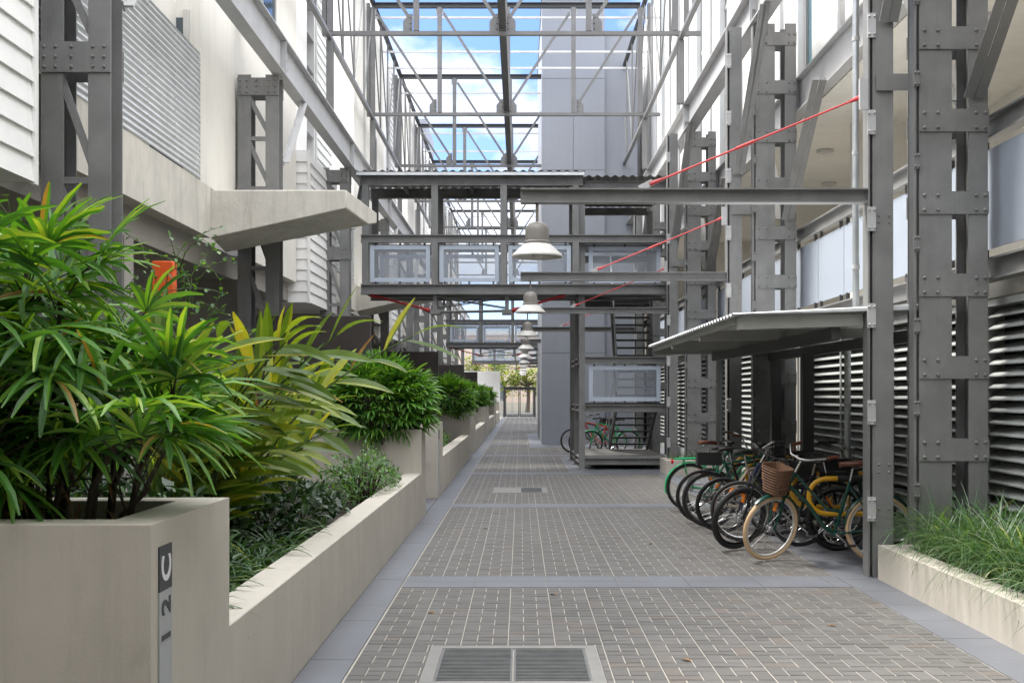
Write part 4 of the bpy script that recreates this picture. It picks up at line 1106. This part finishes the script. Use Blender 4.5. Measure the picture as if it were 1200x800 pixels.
bike('black bicycle with thin tyres beside the champagne bicycle', 2.87, 13.75, 1, dict(frame='bike_black',tw=.024,r=.345,box=True), yaw=-.05, lean=-.05)
bike('black bicycle parked between the thin tyred one and the green one', 2.85, 14.25, 1, dict(frame='bike_teal',tw=.02,r=.345,fender=False,saddle='rubber'), yaw=.03, lean=.04)
bike('dark teal bicycle with drop handlebars near the green bicycle', 3.05, 14.9, -1, dict(frame='bike_teal',tw=.016,r=.335,bar='drop'), yaw=.05, lean=-.05)
bike('bright green bicycle with green mudguards, rack and brown saddle, farthest in the row', 2.92, 15.75, 1, dict(frame='bike_green',step=True,tw=.02,r=.34,fender=True,rack=True,bar='city',saddle='leather',grip='leather'), yaw=.02, lean=.05)
bike('black bicycle deep in the rack behind the green basket bicycle, facing the louvres', 3.55, 12.08, 1, dict(frame='bike_black',tw=.02,r=.34,box=True), yaw=.05, lean=.05)
bike('dark green bicycle deep in the rack in front of the champagne one, facing the louvres', 3.5, 12.9, 1, dict(frame='bike_dkgreen',tw=.018,r=.335,bar='city'), yaw=-.06, lean=-.05)
# bicycles behind the stair
bike('black bicycle behind the stair tower, leftmost of three', 1.95, 31.6, -1, dict(frame='bike_black',tw=.022,box=True), lean=.05, yaw=.3)
bike('orange-red bicycle behind the stair tower, middle of three', 2.15, 30.7, -1, dict(frame='bike_red',tw=.018,bar='city',basket=True), lean=.05, yaw=.25)
bike('bright green bicycle behind the stair tower, rightmost of three', 2.4, 30.0, -1, dict(frame='bike_green',tw=.02,fender=True), lean=-.04, yaw=.2)

# ------------------------------------------------------------------ far end
GT = thing('entry_gate', 'dark framed double glass gate at the far end of the path', 'gate', (-.1,80.5,0))
gx0, gx1, gz = -1.25, 1.1, 2.2
part('frame', MB().box(gx0,gx0+.14,80.45,80.55,0,gz).box(gx1-.14,gx1,80.45,80.55,0,gz).box(gx0+.14,gx1-.14,80.45,80.55,gz-.22,gz), M['steel_dark'], GT)
for a,b in ((gx0+.15,-.1),(-.06,gx1-.15)):
    l = part('gate_leaf', MB().box(a,a+.06,80.47,80.53,.05,gz-.23).box(b-.06,b,80.47,80.53,.05,gz-.23).box(a+.06,b-.06,80.47,80.53,.05,.15), M['steel_dark'], GT)
    part('bars', MB().box((a+b)/2-.02,(a+b)/2+.02,80.48,80.52,.15,gz-.23), M['steel_light'], l)
solo('gate_post', MB().box(1.15,1.27,80.2,80.35,0,3.3), M['white_paint'], 'white post at the right of the end gate', 'post', None, (1.2,80.27,0))
solo('gate_post', MB().box(-1.42,-1.32,80.2,80.35,0,1.3), M['white_paint'], 'short white post at the left of the end gate', 'post', None, (-1.37,80.27,0))

def tree(label, x, y, h, rad, seed, n=1500):
    r = random.Random(seed); t = thing('street_tree', label, 'tree', (x,y,0), 'trees beyond the end gate'); tk = MB(); lf = MB()
    tk.tube([(x,y,0),(x+.1,y,h*.3),(x,y+.1,h*.55)], [.2,.15,.1], 8)
    cl = []
    for i in range(13):
        a = r.uniform(0,6.28); q = math.sqrt(r.random()); c = Vector((x+rad*.75*q*math.cos(a), y+rad*.75*q*math.sin(a), h*r.uniform(.45,.92)))
        cl.append((c, rad*r.uniform(.28,.5))); tk.tube([(x,y,h*.45),((x+c.x)/2,(y+c.y)/2,(h*.45+c.z)/2+.2),c], [.08,.05,.02], 6)
    for i in range(n):
        c, q = r.choice(cl); d = Vector((r.gauss(0,1),r.gauss(0,1),r.gauss(0,.8))).normalized()*q*r.random()**.4
        leaf_strip(lf, c+d, (r.uniform(-1,1),r.uniform(-1,1),r.uniform(-.6,.5)), (0,0,1), .32*r.uniform(.7,1.3), .18, .3, 2, .1, .2, lance)
    part('trunk', tk, M['bark'], t); part('crown', lf, M['leaf_tree'], t)
tree('yellow-green street tree directly behind the end gate', .6, 97, 5.2, 2.6, 101)
tree('yellow-green street tree beyond the gate, left of the other', -3.2, 99, 5.5, 2.6, 102)
tree('autumn toned street tree right of the gate opening', 4.2, 98.5, 6, 2.8, 103)
FB = thing('far_house', 'pale pink rendered building across the street beyond the gate', 'building', (-2,104,0))
part('wall', MB().box(-14,10,104,112,0,7.2), mat('pink_render', (.62,.5,.44), .85), FB)
for i in range(5):
    x = -12+4.5*i
    for z in (1.0,4.2):
        w = part('window', MB().box(x,x+1.5,103.96,104.01,z,z+1.7), M['window'], FB); part('frame', MB().box(x-.1,x+1.6,103.93,103.99,z-.12,z).box(x-.1,x+1.6,103.93,103.99,z+1.7,z+1.82), M['white_paint'], w)
part('parapet', MB().box(-14.1,10.1,103.9,112,7.2,7.6), M['render_white'], FB)
part('base', MB().box(-14,10,103.9,103.95,0,.9), M['concrete'], FB)
WB = thing('far_wall', 'blank white rendered wall left of the end gate', 'wall', (-4,81,0))
part('wall', MB().box(-9,-1.5,81.2,81.6,0,3.35), M['render_white'], WB)
FT = thing('far_apartment_block', 'white apartment block with grey top floors rising beyond the left roofs', 'building', (-9,86,0))
part('wall', MB().box(-16,-7.6,92,102,0,22), M['render_white'], FT)
part('top_floor', MB().box(-15,-7.9,92.5,101,22,24.6), M['shaft'], FT)
for j in range(7):
    for i in range(3):
        x = -15+2.5*i; w = part('window', MB().box(x,x+1.2,91.95,92.01,2+2.9*j,3.6+2.9*j), M['window'], FT)
        part('frame', MB().box(x-.08,x+1.28,91.92,91.98,1.9+2.9*j,2+2.9*j), M['wframe'], w)
    b_ = part('balcony', MB().box(-9.6,-7.5,91.2,92,1.5+2.9*j,1.65+2.9*j), M['render_white'], FT); part('rail', MB().box(-9.6,-7.5,91.2,91.26,1.65+2.9*j,2.6+2.9*j), M['glass_bal'], b_)

# parked car on the street
def car(label, x, y, col):
    t = thing('parked_car', label, 'car', (x,y,0)); L_ = 4.2; 
    prof = [(-2.1,.35),(-2.12,.7),(-2.0,.86),(-1.35,.93),(-.75,1.4),(.55,1.43),(1.35,1.0),(2.05,.9),(2.12,.65),(2.1,.35)]
    b = MB(); n = len(prof)
    for s in (-.83,.83):
        for px,pz in prof: b.v.append((x+px, y+s*(.82 if pz > 1.1 else 1), pz))
    b.f = [tuple(range(n)), tuple(reversed(range(n,2*n)))] + [(i,n+i,n+(i+1)%n,(i+1)%n) for i in range(n)]
    bev(part('body', b, col, t), .05, 3)
    wn = MB(); 
    wn.add([(x-.98,y-.79,1.0),(x-.66,y-.70,1.33),(x+.5,y-.70,1.36),(x+1.05,y-.79,1.02),(x-.98,y-.81,1.0),(x-.66,y-.72,1.33),(x+.5,y-.72,1.36),(x+1.05,y-.81,1.02)],
           [(4,5,6,7),(0,4,7,3),(1,5,4,0),(2,6,5,1),(3,7,6,2)])
    part('side_window', wn, M['window'], t)
    for dx in (-1.3,1.3):
        for s in (-1,1):
            w = part('wheel', MB().tube([(x+dx,y+s*.7,.31),(x+dx,y+s*.85,.31)], .2, 16), M['chrome'], t)
            part('tyre', MB().tube([(x+dx+.25*math.cos(2*math.pi*i/20),y+s*.78,.31+.25*math.sin(2*math.pi*i/20)) for i in range(20)], .075, 8, closed=True), M['rubber'], w)
    part('headlight', MB().box(x+2.0,x+2.13,y-.75,y-.5,.7,.82), M['white_paint'], t)

# ------------------------------------------------------------------ light, sky, camera
SUN_EL, SUN_AZ = 57.5, -64        # azimuth from +Y towards +X
w = bpy.data.worlds.new('World'); scene.world = w; w.use_nodes = True
nt = w.node_tree; nd = nt.nodes; lk = nt.links
bg = nd['Background']; bg.inputs['Strength'].default_value = .1
sky = nd.new('ShaderNodeTexSky'); sky.sky_type = 'NISHITA'; sky.sun_disc = False
sky.sun_elevation = R(SUN_EL); sky.sun_rotation = R(SUN_AZ); sky.air_density = 1.0; sky.dust_density = .6; sky.ozone_density = 1.5
tc = nd.new('ShaderNodeTexCoord')
sep = nd.new('ShaderNodeSeparateXYZ'); lk.new(tc.outputs['Generated'], sep.inputs[0])
mxz = nd.new('ShaderNodeMath'); mxz.operation = 'MAXIMUM'; mxz.inputs[1].default_value = .06; lk.new(sep.outputs['Z'], mxz.inputs[0])
dx = nd.new('ShaderNodeMath'); dx.operation = 'DIVIDE'; lk.new(sep.outputs['X'], dx.inputs[0]); lk.new(mxz.outputs[0], dx.inputs[1])
dy = nd.new('ShaderNodeMath'); dy.operation = 'DIVIDE'; lk.new(sep.outputs['Y'], dy.inputs[0]); lk.new(mxz.outputs[0], dy.inputs[1])
cb = nd.new('ShaderNodeCombineXYZ'); lk.new(dx.outputs[0], cb.inputs[0]); lk.new(dy.outputs[0], cb.inputs[1])
nz = nd.new('ShaderNodeTexNoise'); nz.inputs['Scale'].default_value = 5.0; nz.inputs['Detail'].default_value = 8; nz.inputs['Roughness'].default_value = .55
pm = nd.new('ShaderNodeMapping'); pm.inputs['Scale'].default_value = (1,1,2.0); pm.inputs['Location'].default_value = (.35,0,.15); lk.new(tc.outputs['Generated'], pm.inputs['Vector']); lk.new(pm.outputs[0], nz.inputs['Vector'])
cr = nd.new('ShaderNodeValToRGB'); cr.color_ramp.elements[0].position = .47; cr.color_ramp.elements[1].position = .62
mx = nd.new('ShaderNodeMix'); mx.data_type = 'RGBA'; lk.new(cr.outputs[0], mx.inputs['Factor'])
dp = nd.new('ShaderNodeVectorMath'); dp.operation = 'MULTIPLY'; dp.inputs[1].default_value = (.28,.325,.45); lk.new(sky.outputs[0], dp.inputs[0])
zb = nd.new('ShaderNodeMapRange'); zb.inputs['From Min'].default_value = .36; zb.inputs['From Max'].default_value = .7; zb.inputs['To Min'].default_value = 0; zb.inputs['To Max'].default_value = .22
lk.new(sep.outputs['Z'], zb.inputs['Value'])
ad = nd.new('ShaderNodeMath'); ad.operation = 'ADD'; lk.new(nz.outputs['Fac'], ad.inputs[0]); lk.new(zb.outputs[0], ad.inputs[1]); lk.new(ad.outputs[0], cr.inputs['Fac'])
cl = nd.new('ShaderNodeMapRange'); cl.inputs['From Min'].default_value = .3; cl.inputs['From Max'].default_value = .75; cl.inputs['To Min'].default_value = 2.6; cl.inputs['To Max'].default_value = 8.0
lk.new(sep.outputs['Z'], cl.inputs['Value'])
cv_ = nd.new('ShaderNodeVectorMath'); cv_.operation = 'SCALE'; cv_.inputs[0].default_value = (1,1.01,1.03); lk.new(cl.outputs[0], cv_.inputs['Scale'])
lk.new(dp.outputs[0], mx.inputs['A']); lk.new(cv_.outputs[0], mx.inputs['B'])
lk.new(mx.outputs['Result'], bg.inputs['Color'])

sl = bpy.data.lights.new('sun', 'SUN'); sl.energy = 1.5; sl.angle = R(16); sl.color = (1,.95,.88)
so = bpy.data.objects.new('sun', sl); COL.objects.link(so)
sd_ = Vector((math.sin(R(SUN_AZ))*math.cos(R(SUN_EL)), math.cos(R(SUN_AZ))*math.cos(R(SUN_EL)), math.sin(R(SUN_EL))))
so.rotation_euler = sd_.to_track_quat('Z','Y').to_euler(); so.location = sd_*60

cam = bpy.data.cameras.new('camera'); co = bpy.data.objects.new('camera', cam); COL.objects.link(co)
co.location = (0,0,1.65); co.rotation_euler = (R(90),0,0)
cam.sensor_width = 36; cam.lens = 39.0; cam.shift_x = -10/1200; cam.shift_y = 62/1200; cam.clip_end = 1000; cam.clip_start = .05
scene.camera = co
scene.view_settings.view_transform = 'Standard'; scene.view_settings.look = 'None'; scene.view_settings.gamma = 1
scene.view_settings.exposure = 2.68
scene.cycles.max_bounces = 8; scene.cycles.transparent_max_bounces = 12
